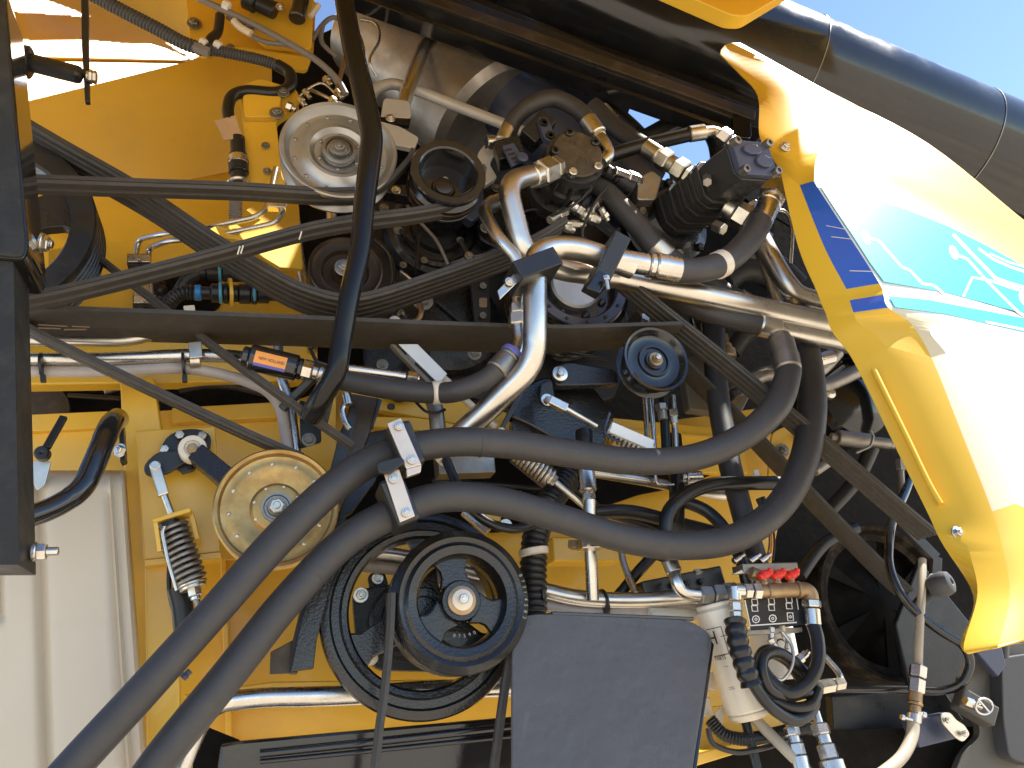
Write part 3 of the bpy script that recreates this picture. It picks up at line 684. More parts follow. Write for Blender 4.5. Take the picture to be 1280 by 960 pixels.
# ================================================================ belts
def B(lab, pts, wid, th, ribs=0, m=None, flip=1, sm=True, n=8):
    o = belt('drive_belt', pts, wid, th, m or BELT, ribs, None, n, sm, flip); tag(o, lab, 'belt', 'rubber drive belts'); return o
B('flat topped belt running level from the left sheave to the grey pulley', [(-20, 229, -.055), (150, 235, -.055), (300, 240, -.055), (400, 246, -.055), (452, 245, -.055)], .055, .016, 2)
b_ = B('narrow ribbed belt rising from the left post to the cup pulley', [(-20, 386, -.055), (80, 369, -.055), (250, 327, -.055), (400, 287, -.055), (520, 270, -.055), (565, 260, -.055), (595, 240, -.055), (603, 215, -.055)], .060, .014, 2)
B('narrow belt run climbing from the grey pulley to the cup pulley top', [(452, 245, -.055), (480, 232, -.055), (508, 205, -.055), (516, 190, -.055)], .03, .014, 0)
B('wide ribbed belt bending under the bronze centred idler', [(20, 160, .065), (85, 198, .065), (180, 252, .065), (270, 312, .065), (350, 360, .065), (395, 379, .065), (432, 386, .065), (470, 380, .065), (540, 357, .065), (610, 332, .065), (660, 312, .065), (700, 288, .065)], .125, .016, 5)
B('broad flat belt crossing level through the middle to the crank damper', [(-20, 402, .06), (33, 403, .06), (200, 408, .06), (400, 415, .06), (560, 421, .06), (690, 424, .06), (752, 422, .06), (840, 419, .06)], .15, .014, 0)
B('slim belt sloping down from the left post to the golden pulley', [(30, 408, .05), (60, 426, .05), (180, 484, .05), (300, 540, .05), (352, 563, .05), (378, 574, .05)], .05, .014, 2)
B('thin belt run passing behind the broad belt and down right beneath the quick coupler', [(105, 308, .16), (150, 344, .15), (205, 386, .13), (262, 430, .08), (330, 480, .0), (400, 530, -.02), (442, 559, -.02)], .032, .012, 2, BELTL)
B('multi groove belt running down right beneath the long steel pipe', [(770, 345, .02), (800, 372, .02), (900, 452, .02), (985, 522, .02), (1060, 585, .02), (1130, 645, .02), (1160, 670, .02)], .075, .012, 4)
B('dark smooth belt crossing behind the big hose towards the fan wheel', [(790, 395, .2), (850, 455, .2), (930, 535, .2), (1020, 630, .2), (1100, 712, .2), (1130, 740, .2)], .075, .012, 0)
B('upright belt run left of the hub of the double pulley', [(489, 742, -.045), (487, 790, -.045), (481, 860, -.045), (474, 910, -.045), (466, 985, -.045)], .03, .014, 1)
B('upright belt run going down left of the satin cover', [(640, 800, -.02), (632, 850, -.02), (625, 900, -.02), (614, 985, -.02)], .026, .014, 1)
# worn print on the broad belt, pale marks on the narrow belt
for (a, b, c, d) in ((48, 404, 112, 1), (140, 406, 170, 1)):
    pass
# ================================================================ the two big hoses and their clamps
t = T('large_hose', 'upper of the two thick black hoses sweeping across the picture', 'hose', (600, 560, -.1), 'thick black hoses')
tube('hose_body', [(20, 1040, -.16, 23), (88, 962, -.16, 23), (180, 862, -.16, 22), (270, 762, -.15, 21), (350, 672, -.14, 21), (420, 606, -.12, 20), (480, 570, -.10, 20), (560, 553, -.09, 18.5), (640, 556, -.08, 18), (720, 568, -.07, 17.5), (800, 577, -.07, 17), (870, 571, -.07, 17), (930, 545, -.07, 17), (970, 508, -.06, 17.5), (985, 468, -.04, 16), (984, 445, -.02, 15)], 20, HOSE, t, n=9, seg=24)
fit('crimped_sleeve', (985, 463, -.045), (974, 420, -.02), [(0, .85, 17, 28), (.85, 1, 14, 28)], DULL, t)
t = T('large_hose', 'lower of the two thick black hoses dipping above the red valves', 'hose', (600, 640, -.1), 'thick black hoses')
tube('hose_body', [(140, 1040, -.13, 23), (200, 950, -.13, 23), (290, 838, -.12, 22), (360, 750, -.11, 21), (430, 678, -.10, 20), (490, 642, -.10, 20), (550, 622, -.09, 19), (620, 626, -.08, 18.5), (700, 648, -.07, 18), (780, 673, -.06, 18), (850, 682, -.05, 18), (920, 672, -.04, 18), (975, 632, -.02, 18), (1005, 575, 0, 18), (1015, 510, .03, 18), (1010, 450, .08, 17), (1000, 415, .12, 16)], 20, HOSE, t, n=9, seg=24)
t = T('hose_clamp', 'stepped pair of bright clamp plates holding both thick hoses', 'clamp', (505, 590, -.16))
plate('clamp_plate', [(484, 529), (501, 522), (527, 581), (508, 586)], -.185, .006, ROSE, t)
plate('plate_return', [(508, 586), (527, 581), (526, 590), (509, 596)], -.185, .012, ROSE, t)
plate('clamp_plate', [(480, 592), (499, 586), (519, 645), (500, 653)], -.175, .006, ROSE, t)
for x, y, Y in ((499, 532, -.19), (515, 574, -.19), (492, 598, -.18), (508, 640, -.18)): bolt(x, y, Y, 4, STEEL, t)
bar('rubber_block', (494, 537, -.13), (514, 590, -.13), 30, 60, BLK2, t, bev=.008)
bar('rubber_block', (484, 604, -.12), (508, 660, -.12), 30, 60, BLK2, t, bev=.008)
plate('rubber_strap', rpoly([(470, 578), (500, 570), (508, 577), (490, 590), (474, 592)], 5), -.195, .014, PLAS, t, bev=.003)
# hose behind clamp coming from below to the elbow: corrugated hose
t = T('corrugated_hose', 'thick black corrugated hose with a pale band right of the double pulley', 'hose', (668, 690, .1))
tube('hose_body', [(735, 560, .22), (715, 590, .2), (688, 625, .16), (672, 660, .13), (667, 700, .12), (667, 745, .12), (668, 790, .12)], 16, PLAS, t, corr=7, amp=.10, seg=28)
lathe('pale_band', (667, 690, .1), [(-4, 18), (-3.5, 19), (3.5, 19), (4, 18)], CREAM, t, ax=Vector((.02, 0, 1)), seg=28)
def H(lab, pts, r, m=None, name='hose', cat='hose', corr=0, bend=None, seg=14, amp=.14, grp=None, n=10, lump=0):
    o = tube(name, pts, r, m or HOSE2, None, corr=corr, bend=bend, seg=seg, amp=amp, n=n, lump=lump); return tag(o, lab, cat, grp)
# thin black hoses, lower middle
H('thin black hose looping down left of the corrugated hose', [(552, 560, .05), (562, 585, .03), (580, 622, .01), (605, 650, 0), (640, 661, .02), (668, 655, .05)], 6)
H('pair of slim black hoses sloping right below the spring, upper one', [(742, 640, .15), (790, 640, .16), (850, 655, .17), (910, 670, .17)], 9)
H('slim black hose under the one sloping right below the spring', [(730, 632, .2), (790, 650, .2), (850, 672, .2), (900, 690, .2)], 7)
H('black hose arching over the yellow wall above the manifold', [(828, 700, .0), (832, 670, .0), (836, 640, .0), (858, 618, .02), (890, 606, .04), (930, 604, .07), (990, 604, .12)], 9)
H('black hose curving down right towards the red valves', [(850, 625, .1), (885, 640, .08), (912, 670, .05), (928, 705, .03), (935, 735, .03)], 8)
H('black hose slanting down left under the lower thick hose', [(830, 680, .12), (800, 712, .14), (775, 742, .15), (760, 760, .16)], 7)
H('upright black hose behind the thick hoses right of the tensioner pulley', [(842, 545, .18), (846, 590, .16), (846, 640, .12), (844, 660, .1)], 10)
H('dark hose running down from the steel pipe crossing to the manifold', [(890, 350, .25), (895, 470, .2), (908, 560, .14), (925, 630, .1), (945, 700, .08), (955, 730, .06)], 14, HOSE)
H('dark hose half hidden beside the upright dark hose', [(915, 440, .3), (930, 420, .28), (955, 410, .25), (1000, 420, .25)], 11, HOSE)
# ================================================================ steel pipes
def PI(lab, pts, r, m=None, bend=3.2, name='steel_pipe', grp=None, seg=20):
    o = tube(name, pts, r, m or PIPE, None, bend=bend, seg=seg); return tag(o, lab, 'pipe', grp)
t = T('return_pipe', 'thick bent steel pipe dropping from the left pump to the crossing', 'pipe', (650, 260, -.1))
tube('pipe_run', [(690, 212, .0), (632, 228, -.08), (656, 320, -.06), (700, 338, -.03), (768, 347, 0)], 13.5, PIPE, t, bend=2.2, seg=24)
nuts('pipe_nut', (664, 222, -.04), (697, 208, .0), 15, BRONZ, t, [(0, .25, .95, 24), (.25, .75, 1.2, 6), (.78, 1, 1.0, 6)])
t = T('suction_pipe', 'thick steel pipe with a hook bend running down behind the thick hose', 'pipe', (665, 400, -.14))
tube('pipe_run', [(790, 334, -.10), (715, 308, -.12), (668, 312, -.14), (669, 400, -.13), (668, 455, -.11), (610, 512, -.02), (545, 572, .06)], 15, PIPE, t, bend=2.4, seg=24)
fit('swaged_collar', (768, 324, -.11), (848, 338, -.10), [(0, .5, 14, 28), (.5, .6, 16, 28), (.6, 1, 17.5, 28)], STEEL, t)
t = T('long_steel_pipe', 'long straight steel pipe crossing right to the yellow hood', 'pipe', (900, 375, -.02))
tube('pipe_run', [(690, 330, .0), (780, 348, 0), (900, 374, 0), (1060, 410, .02), (1120, 424, .03)], 14, PIPE, t, bend=1, seg=24)
t = T('lower_steel_pipe', 'short steel pipe under the long one joined to a dark hose', 'pipe', (1000, 410, .03))
tube('pipe_run', [(940, 403, .03), (1100, 436, .04)], 13, PIPE, t, seg=24)
fit('hose_sleeve', (947, 404, .03), (972, 410, .03), [(0, 1, 16, 28)], PIPE, t)
tube('hose_tail', [(953, 406, .03), (900, 394, .04), (850, 378, .08), (820, 368, .12)], 14, HOSE, t, seg=20)
t = T('tee_pipe', 'bent steel pipe coming down beside the hood into the crossing pipes', 'pipe', (980, 350, .05))
tube('pipe_run', [(944, 285, .1), (962, 320, .07), (985, 356, .05), (1005, 372, .05), (1060, 384, .05)], 13, PIPE, t, seg=24)
tube('pipe_run', [(948, 305, .12), (962, 345, .1), (972, 380, .08), (976, 400, .05)], 8, PIPE, t, seg=16)
PI('thin bent steel pipe between the cup pulley and the clamp block', [(628, 250, .04), (603, 262, -.02), (622, 297, -.06), (648, 325, -.07), (650, 352, -.06), (648, 375, -.06)], 8.5, bend=2)
t = T('elbow_hose', 'black hose with violet ringed sleeve curving below the broad belt', 'hose', (600, 470, -.06))
nuts('swivel_nut', (648, 372, -.06), (648, 408, -.06), 11.5, BRONZ, t, [(0, .3, .7, 20), (.25, .6, 1.0, 6), (.6, 1, 1.12, 6)])
tube('steel_elbow', [(648, 404, -.06), (650, 425, -.06), (645, 440, -.065), (635, 452, -.07)], 9, STEEL, t, seg=20)
fit('hose_sleeve', (643, 441, -.068), (620, 465, -.07), [(0, .35, 15, 28), (.35, 1, 15.5, 28)], DULL, t)
lathe('violet_ring', (640, 444, -.068), [(-3, 15.5), (-2, 16.2), (3, 16.2), (4, 10)], VIOL, t, ax=(P(643, 441, -.068) - P(620, 465, -.07)), seg=28)
tube('hose_body', [(624, 461, -.07), (605, 476, -.05), (575, 488, -.03), (545, 491, 0), (495, 487, .02), (435, 476, .04), (380, 462, .06)], 13.5, HOSE, t, seg=24)
fit('pale_band', (540, 491.3, .0), (554, 490.6, 0), [(0, 1, 14.8, 28)], CREAM, t)
nuts('pipe_nut', (610, 258, .02), (632, 247, .03), 11, BRONZ, t, [(0, .4, 1, 6), (.45, 1, .85, 24)])
# clamp blocks
t = T('clamp_block', 'black clamp block with bronze plate where three pipes cross', 'clamp', (655, 340, -.1))
v_, f_ = barv((640, 350, -.15), (690, 331, -.15), 26, 52); build('block_body', v_, f_, BLK2, t, smooth=False, bev=.003)
plate('clamp_plate', [(622, 363), (657, 327), (660, 340), (625, 374)], -.17, .006, BRONZ, t)
bolt(637, 352, -.175, 4, BRONZ, t)
t = T('clamp_block', 'black clamp block with a stud on the two pipes right of the crossing', 'clamp', (765, 330, -.1))
v_, f_ = barv((742, 362, -.10), (772, 302, -.13), 22, 52); build('block_body', v_, f_, BLK2, t, smooth=False, bev=.003)
plate('clamp_plate', [(733, 359), (764, 318), (776, 322), (750, 366)], -.155, .006, BLK, t)
fit('clamp_stud', (757, 345, -.17), (760, 362, -.17), [(0, .3, 4.5, 6), (.3, 1, 2.6, 12)], STEEL, t)
# horizontal pipes left
PI('upper short steel pipe ending under the broad belt on the left', [(-20, 424, .12), (60, 426, .12), (160, 427, .12), (205, 414, .12), (250, 402, .12)], 7.5)
t = T('strapped_pipe', 'bright steel pipe strapped with zip ties to the upper yellow beam', 'pipe', (150, 452, .1))
tube('pipe_run', [(-20, 449, .12), (130, 449, .12), (240, 444, .12), (290, 445, .1), (315, 450, .06)], 8.5, STEEL, t, bend=2)
for x in (53, 230):
    lathe('zip_tie', (x, 457, .12), [(-1.8, 15), (-1.6, 16.5), (1.6, 16.5), (1.8, 15)], PLAS, t, ax=Vector((1, 0, 0)), seg=20); bar('tie_head', (x + 1, 469, .09), (x + 1, 478, .09), 6, 6, PLAS, t)
PI('pale pinkish pipe running under the strapped bright pipe and down', [(-20, 464, .13), (120, 465, .13), (230, 459, .13), (290, 470, .13), (335, 487, .13), (352, 510, .14), (362, 580, .14)], 7, PINK, 4)
PI('steel pipe dropping next to the pinkish pipe left of the bent bar', [(345, 400, .18), (350, 470, .16), (362, 500, .16), (372, 580, .16)], 6.5, STEEL, 4)
t = T('pipe_clip', 'bronze clip holding the bright pipe under the broad belt', 'clip', (243, 445, .08))
plate('clip_plate', [(235, 428), (252, 426), (253, 446), (237, 448)], .085, .006, BRONZ, t)
lathe('clip_band', (244, 450, .12), [(-6, 11), (-5.5, 12.5), (5.5, 12.5), (6, 11)], BRONZ, t, ax=Vector((1, 0, 0)), seg=24)
plate('pale_tab', [(229, 382), (243, 381), (245, 393), (231, 394)], .09, .01, CREAM, t)
# quick coupler with label
t = T('hydraulic_coupler', 'black cylindrical coupler with orange maker label and steel end', 'coupler', (340, 455, 0))
fit('coupler_body', (303, 444, 0), (378, 462, 0), [(0, .12, 12, 28), (.12, .92, 17, 32), (.92, 1, 14, 28)], BLK, t)
fit('steel_end', (376, 461, 0), (412, 470, 0), [(0, .4, 12, 6), (.4, .6, 9, 24), (.6, .8, 11, 24), (.8, 1, 7, 20)], STEEL, t)
s0 = P(320, 447, -.035); s1 = P(356, 455.5, -.035)
# curved label: strip on the cylinder surface
def curvelabel(name, p0, p1, r, t0, t1, up0, up1, m, parent, lift=.0008, n=8):
    a, b = V(p0), V(p1); ax = (b - a).normalized(); s = S(*p0[:3]); q0 = a.lerp(b, t0); q1 = a.lerp(b, t1)
    vw = (CAM - q0); vw = (vw - ax * vw.dot(ax)).normalized(); u = ax.cross(vw).normalized(); u = -u if u.z < 0 else u; v_ = []; f_ = []
    for i in range(n + 1):
        g_ = R(up0 + (up1 - up0) * i / n); d = (vw * math.cos(g_) + u * math.sin(g_)) * (r * s + lift); v_ += [q0 + d, q1 + d]
    for i in range(n): f_.append((2 * i, 2 * i + 1, 2 * i + 3, 2 * i + 2))
    return build(name, v_, f_, m, parent, angle=60), (q0, q1, vw, u, r * s)
L0, (q0, q1, vw, u, rr) = curvelabel('label_field', (303, 444, 0), (378, 462, 0), 17, .22, .74, -16, 34, ORANGE, t)
L1, _ = curvelabel('label_strip', (303, 444, 0), (378, 462, 0), 17, .22, .74, -30, -16, VIOL, t)
ax_ = (q1 - q0); off = (vw * math.cos(R(6)) + u * math.sin(R(6))) * (rr + .0016)
text('NEW HOLLAND', q0 + ax_ * .14 + off - u * .0035, q0 + ax_ * .94 + off - u * .0035, INK, t, lift=.0004, nrm=vw, stretch=1.3)
# rod with nut right of bent bar
t = T('steel_rod_line', 'slim steel line with nuts running right from the bent bar foot', 'pipe', (480, 468, .05))
tube('pipe_run', [(436, 461, .03), (500, 470, .03)], 6, STEEL, t); nuts('line_nut', (498, 470, .03), (524, 474, .03), 7.5, STEEL, t, [(0, .35, .8, 20), (.4, .9, 1.1, 6), (.9, 1, .6, 12)])
tube('wire_loop', [(388, 436, .02), (395, 450, 0), (405, 455, 0), (420, 458, .02), (436, 461, .03)], 2.2, PLAS, t)
# bright thin line pair upper left with clamps
t = T('brake_line', 'upper of two bright thin steel lines bending around the sunny corner', 'pipe', (240, 290, .2), 'bright thin steel lines')
tube('line_run', [(176, 400, .30), (169, 325, .30), (173, 299, .30), (200, 293, .2), (262, 284, .11), (318, 272, .085), (333, 262, .085), (345, 210, .10)], 3.6, STEEL, t, bend=5, seg=12)
t = T('brake_line', 'lower of two bright thin steel lines bending around the sunny corner', 'pipe', (240, 300, .2), 'bright thin steel lines')
tube('line_run', [(192, 400, .30), (185, 330, .30), (186, 310, .30), (210, 301, .2), (270, 295, .11), (345, 279, .085), (354, 262, .085), (360, 215, .10)], 3.8, STEEL, t, bend=5, seg=12)
for x, y, lb in ((173, 325, 'steel faced clamp holding the two thin lines above the narrow belt'), (180, 376, 'steel faced clamp holding the two thin lines below the narrow belt')):
    t = T('line_clamp', lb, 'clamp', (x, y, .27)); bar('clamp_body', (x - 13, y + 3, .275), (x + 15, y + 3, .275), 16, 16, PLAS, t); bar('clamp_cap', (x - 13, y - 1, .262), (x + 15, y - 1, .262), 11, 6, STEEL, t); bolt(x + 1, y, .25, 3, STEEL, t, washer=False)
t = T('line_clamp', 'sunlit clamp at the top of the two thin lines near the grey pulley', 'clamp', (343, 260, .2)); bar('clamp_body', (334, 258, .08), (358, 259, .08), 8, 12, STEEL, t)
PI('tall grey pipe standing behind the narrow belts left of the idler', [(366, 240, .3), (374, 320, .26), (386, 400, .24), (390, 440, .22)], 6, STEEL, 2)
PI('short bright pipe under the grey pulley', [(414, 250, .25), (415, 292, .25)], 6.5, STEEL, 2)
# bottom pipes
PI('wide steel tube bending round in the lower left below the belt wheel', [(214, 990, .02), (236, 935, .02), (262, 880, .04), (320, 872, .08), (430, 870, .12), (560, 862, .14), (700, 855, .16)], 12, STEEL, 4.5)
t = T('pipe_pair', 'upper steel pipe passing behind the spokes to the manifold', 'pipe', (700, 740, .2), 'steel pipes behind the spokes')
tube('pipe_run', [(440, 690, .2), (500, 696, .2), (600, 716, .18), (680, 738, .14), (730, 748, .12), (800, 750, .1), (880, 744, .06)], 10, PIPE, t)
t = T('pipe_pair', 'lower duller pipe passing behind the spokes to the manifold', 'pipe', (700, 755, .2), 'steel pipes behind the spokes')
tube('pipe_run', [(440, 706, .22), (500, 712, .22), (600, 734, .2), (680, 756, .16), (740, 764, .14), (860, 757, .1), (885, 765, .08), (905, 790, .06)], 8, PINK, t)
for x, y in ((674, 745), (754, 755), (866, 752)):
    o = lathe('zip_tie', (x, y, .12), [(-1.5, 17), (-1.3, 18.5), (1.3, 18.5), (1.5, 17)], PLAS, None, ax=Vector((1, 0, -.05)), seg=20); tag(o, {674: 'black zip tie round the two pipes next to the corrugated hose', 754: 'black zip tie round the two pipes left of the elbow fitting', 866: 'black zip tie round the two pipes just before the manifold'}[x], 'zip tie', 'zip ties on the pipe pair')
# upright fitting
t = T('upright_fitting', 'upright steel pipe with hose sleeve, nut and clamp near the corrugated hose', 'pipe', (738, 650, .05))
tube('hose_end', [(730, 540, .08), (732, 590, .06)], 11, HOSE2, t)
fit('hose_sleeve', (732, 585, .055), (737, 630, .05), [(0, .65, 11, 28), (.65, .72, 7, 20), (.72, .9, 8.5, 6), (.9, 1, 7, 20)], STEEL, t)
tube('pipe_run', [(737, 625, .05), (738, 680, .06), (741, 750, .08)], 8, STEEL, t)
bar('pipe_clamp', (724, 681, .03), (752, 680, .03), 12, 22, BRONZ, t, bev=.002); bolt(736, 681, .01, 3, BRONZ, t, washer=False)
bar('clamp_arm', (712, 681, .08), (735, 681, .05), 10, 12, BRASS, t)
PI('long slim steel pipe sloping behind the upper thick hose', [(738, 590, .14), (800, 600, .14), (850, 610, .16), (905, 620, .18)], 6.5, PIPE, 2)
PI('thin steel line hooking down left of the manifold', [(776, 682, .15), (778, 700, .14), (787, 725, .12), (795, 742, .1)], 4.5, PIPE, 2)
t = T('elbow_fitting', 'steel elbow feeding the manifold nut below the thick hose', 'fitting', (860, 730, .0))
fit('hose_sleeve', (832, 690, .02), (843, 716, .01), [(0, 1, 10, 28)], STEEL, t)
tube('steel_elbow', [(842, 712, .01), (846, 728, 0), (855, 740, 0), (878, 744, 0)], 8, STEEL, t)
fit('elbow_nut', (874, 744, .0), (912, 743, 0), [(0, .4, 12, 6), (.42, .8, 14, 6), (.8, 1, 11, 24)], DULL, t)
t = T('steel_elbow_fitting', 'small steel fitting on the slanting hose above the manifold', 'fitting', (860, 597, .1))
fit('sleeve', (852, 597, .1), (876, 597, .1), [(0, .2, 6, 20), (.2, 1, 8.5, 24)], STEEL, t)
# hoses and pipes at top
t = T('top_pipe', 'bright slim pipe bending above the grey pulley and running right', 'pipe', (560, 120, .3))
tube('pipe_run', [(462, 150, .3), (464, 120, .3), (480, 107, .3), (505, 108, .3), (580, 136, .28), (668, 170, .22)], 7, PALESUN, t, seg=16)
t = T('slanted_pipe', 'brownish slanted pipe rising from a pale bracket to the beam', 'pipe', (520, 95, .3))
tube('pipe_run', [(502, 136, .25), (518, 90, .25), (532, 58, .26), (545, 50, .3)], 9, PIPE, t)
plate('pale_bracket', rpoly([(480, 122), (512, 126), (514, 148), (476, 146)], 5), .22, .02, PALESUN, t, bev=.003)
plate('bracket_edge', [(474, 146), (514, 148), (512, 156), (474, 153)], .215, .02, BLK, t); bolt(488, 148, .205, 4, BRONZ, t)
t = T('arched_hose', 'grey black hose arching from the pale bracket to the left pump top', 'hose', (680, 130, .05))
tube('hose_body', [(634, 172, .1), (643, 150, .08), (665, 130, .05), (692, 123, .04), (718, 134, .03), (738, 152, .02)], 11, HOSE, t)
fit('hose_sleeve', (627, 182, .1), (638, 158, .09), [(0, .15, 8, 20), (.15, 1, 11, 28)], BRONZ, t)
fit('hose_sleeve', (734, 150, .02), (750, 172, .01), [(0, .85, 12, 28), (.85, 1, 9, 24)], BRONZ, t)
tube('steel_elbow', [(748, 169, .01), (757, 182, 0), (760, 194, 0), (752, 203, 0)], 8, STEEL, t)
t = T('thick_dark_hose', 'dark hose with pale band slanting down right of the left pump', 'hose', (790, 270, .08))
tube('hose_body', [(730, 222, .14), (760, 243, .12), (795, 280, .1), (825, 315, .09), (880, 350, .1), (915, 372, .1), (960, 395, .1)], 14, HOSE, t)
for a, b in (((818, 307, .085), (834, 322, .085)), ((920, 374, .1), (934, 382, .1))): fit('pale_band', a, b, [(0, 1, 15, 28)], BRONZ, t)
t = T('pump_feed_hose', 'slim dark hose with gold elbow reaching the right pump from the left', 'hose', (840, 175, .1))
tube('hose_body', [(700, 215, .2), (760, 195, .15), (800, 183, .12), (870, 166, .08)], 9, HOSE2, t)
fit('hose_sleeve', (861, 168, .08), (881, 165, .07), [(0, 1, 10, 28)], BRONZ, t)
tube('steel_elbow', [(880, 165, .07), (893, 165, .07), (903, 172, .07)], 7, BRONZ, t)
nuts('swivel_nut', (899, 167, .06), (922, 184, .05), 11, STEEL, t, [(0, .5, 1.05, 6), (.55, 1, .9, 6)])
t = T('curved_pressure_hose', 'black hose curving from the right pump down to the hook bend pipe', 'hose', (920, 300, -.05))
tube('hose_body', [(949, 278, -.02), (940, 295, -.03), (920, 317, -.05), (898, 331, -.07), (872, 338, -.09), (844, 338, -.1)], 16, HOSE, t, seg=24)
fit('hose_sleeve', (965, 246, -.01), (949, 281, -.02), [(0, .2, 13, 28), (.2, .3, 15, 28), (.3, 1, 14.5, 28)], STEEL, t)
fit('swivel_nut', (976, 224, .0), (963, 250, -.01), [(0, .4, 15, 24), (.4, 1, 18, 6)], STEEL, t)
fit('elbow_block', (962, 226, .0), (984, 224, .0), [(0, 1, 15, 6)], STEEL, t)
fit('pale_band', (905, 328, -.065), (895, 333, -.07), [(0, 1, 17.5, 28)], CREAM, t)
t = T('gold_fitting', 'stack of gold steel nuts joining the sloping hose to the right pump', 'fitting', (845, 200, .1))
fit('nut_stack', (806, 184, .12), (868, 224, .06), [(0, .3, 12, 28), (.3, .5, 14, 6), (.5, .62, 11, 24), (.62, .82, 15, 6), (.84, 1, 12, 6)], BRONZ, t)
tube('dark_tail', [(740, 132, .2), (770, 160, .18), (812, 188, .13)], 12, HOSE, t)
H('dark tube crossing the sky gap towards the beam end', [(770, 195, .3), (815, 168, .3), (850, 152, .3), (880, 158, .28), (895, 178, .25), (900, 210, .25)], 11, BLK2)
H('dark tube leaning across the sky gap', [(745, 120, .35), (790, 158, .34), (815, 185, .33)], 9, BLK2)
# ================================================================ hydraulic pumps
def hx(p, u, a, r):                                # point in a plane square to an axis
    pass
t = T('left_pump', 'black hydraulic pump with a brown end cap and socket screws', 'pump', (722, 192, 0))
axp = (P(735, 178, -.05) - P(700, 245, .22)).normalized(); pc = V((722, 192, -.02)); sp = S(722, 192, -.02)
def pr(name, prof, m, seg=40, c=pc, ax=axp, parent=None, s=None):
    s = s or sp; v_, f_ = revolve(c, ax, [(u * s, r * s) for u, r in prof], seg); return build(name, v_, f_, m, parent or t, angle=28)
pr('end_cap', [(-8, 32), (-1, 33), (1, 31), (1, .1)], BROWN)
pr('pump_body', [(-110, 34), (-90, 36), (-88, 44), (-74, 44), (-72, 34), (-60, 33), (-58, 38), (-46, 38), (-44, 33), (-24, 32), (-22, 38), (-8, 38), (-8, 31)], IRON)
n1 = axp.orthogonal().normalized(); n2 = axp.cross(n1)
for k in range(5):
    a = R(20 + 72 * k); c = pc + (n1 * math.cos(a) + n2 * math.sin(a)) * (30 * sp) - axp * (4 * sp)
    pr('socket_screw', [(0, 5.5), (8, 5.5), (9, 4.5), (9, 2.6), (5, 2.5), (5, .1)], STEEL if k < 2 else CAST, 16, c)
for k, rr in ((0, 7), (2, 5)):
    a = R(60 + 90 * k); c = pc + (n1 * math.cos(a) + n2 * math.sin(a)) * (14 * sp)
    pr('cap_recess', [(0, rr + 1.5), (1.6, rr), (1.6, rr - 2), (-.5, rr - 2.5), (-.5, .1)], BROWN, 24, c)
for k in range(10):
    a = R(36 * k); c = pc + (n1 * math.cos(a) + n2 * math.sin(a)) * (37 * sp) - axp * (46 * sp)
    v_, f_ = revolve(c, axp, [(-26 * sp, 3.2 * sp), (26 * sp, 3.2 * sp)], 6); build('casting_rib', v_, f_, IRON, t)
t = T('solenoid_valve', 'black blocky solenoid valve with two screw eyes above the cup pulley', 'valve', (670, 170, .05))
bar('coil_block', (658, 178, .06), (684, 152, .04), 24, 30, CASTF, t, bev=.003)
bar('connector_block', (620, 196, .08), (652, 188, .06), 28, 28, CASTF, t, bev=.003)
plate('eye_plate', rpoly([(672, 146), (684, 146), (694, 168), (690, 178), (680, 172)], 4), .0, .02, SLATE, t, bev=.002)
for x, y in ((680, 153), (688, 169)): lathe('eye_ring', (x, y, -.003), [(-1, 6), (1.5, 5.5), (1.5, 3), (-1, 2.8), (-1, .1)], CAST, t, seg=20)
plate('face_plate', [(628, 182), (642, 178), (656, 200), (640, 208)], .02, .01, SLATE, t, bev=.002)
for k in range(4): plate('raised_letter_bar', [(631 + k * 4, 187 + k * 5), (639 + k * 4, 185 + k * 5), (640 + k * 4, 187 + k * 5), (632 + k * 4, 189 + k * 5)], .018, .004, BLK2, t, bev=0)
lathe('round_plug', (653, 197, .01), [(-3, 7), (2, 7), (2.5, 6), (2.5, .1)], SLATE, t, seg=24)
# right gear pump
t = T('right_pump', 'large ribbed black gear pump with slate blue end cap beside the hood', 'pump', (930, 215, 0))
axg = (P(948, 200, -.14) - P(855, 268, .17)).normalized(); g0 = P(944, 197, -.12); sg = S(948, 205, -.05)
up_ = Vector((0, -.45, 1)); gx = axg.cross(up_).normalized(); gy = gx.cross(axg).normalized()
def gblock(name, u0, u1, w_, h_, m, cut=.25, ox=0, oy=0, bev=.003):
    pts = []
    for sx, sy in ((-1, -1 + 2 * cut), (-1 + 2 * cut, -1), (1 - 2 * cut, -1), (1, -1 + 2 * cut), (1, 1 - 2 * cut), (1 - 2 * cut, 1), (-1 + 2 * cut, 1), (-1, 1 - 2 * cut)): pts.append(gx * ((sx * w_ / 2 + ox) * sg) + gy * ((sy * h_ / 2 + oy) * sg))
    v_ = [g0 + axg * (u0 * 1.15 * sg) + q for q in pts] + [g0 + axg * (u1 * 1.15 * sg) + q for q in pts]
    f_ = [tuple(range(8)), tuple(range(15, 7, -1))] + [(i, (i + 1) % 8, (i + 1) % 8 + 8, i + 8) for i in range(8)]
    return build(name, v_, f_, m, t, smooth=False, bev=bev)
gblock('end_cap', -8, 0, 62, 46, SLATE, .12)
gblock('cap_boss', 0, 4, 30, 14, SLATE, .3, 4, 9); gblock('cap_boss', 0, 4, 26, 16, SLATE, .3, -10, -6)
gblock('gear_section', -52, -8, 64, 50, IRON, .15)
gblock('section_flange', -60, -52, 70, 58, IRON, .15)
for i in range(7): gblock('body_rib', -66 - i * 9, -62 - i * 9, 74 - (i % 2) * 4, 62 - (i % 2) * 4, IRON, .2, bev=.0015)
gblock('rear_section', -132, -60, 68, 56, IRON, .18)
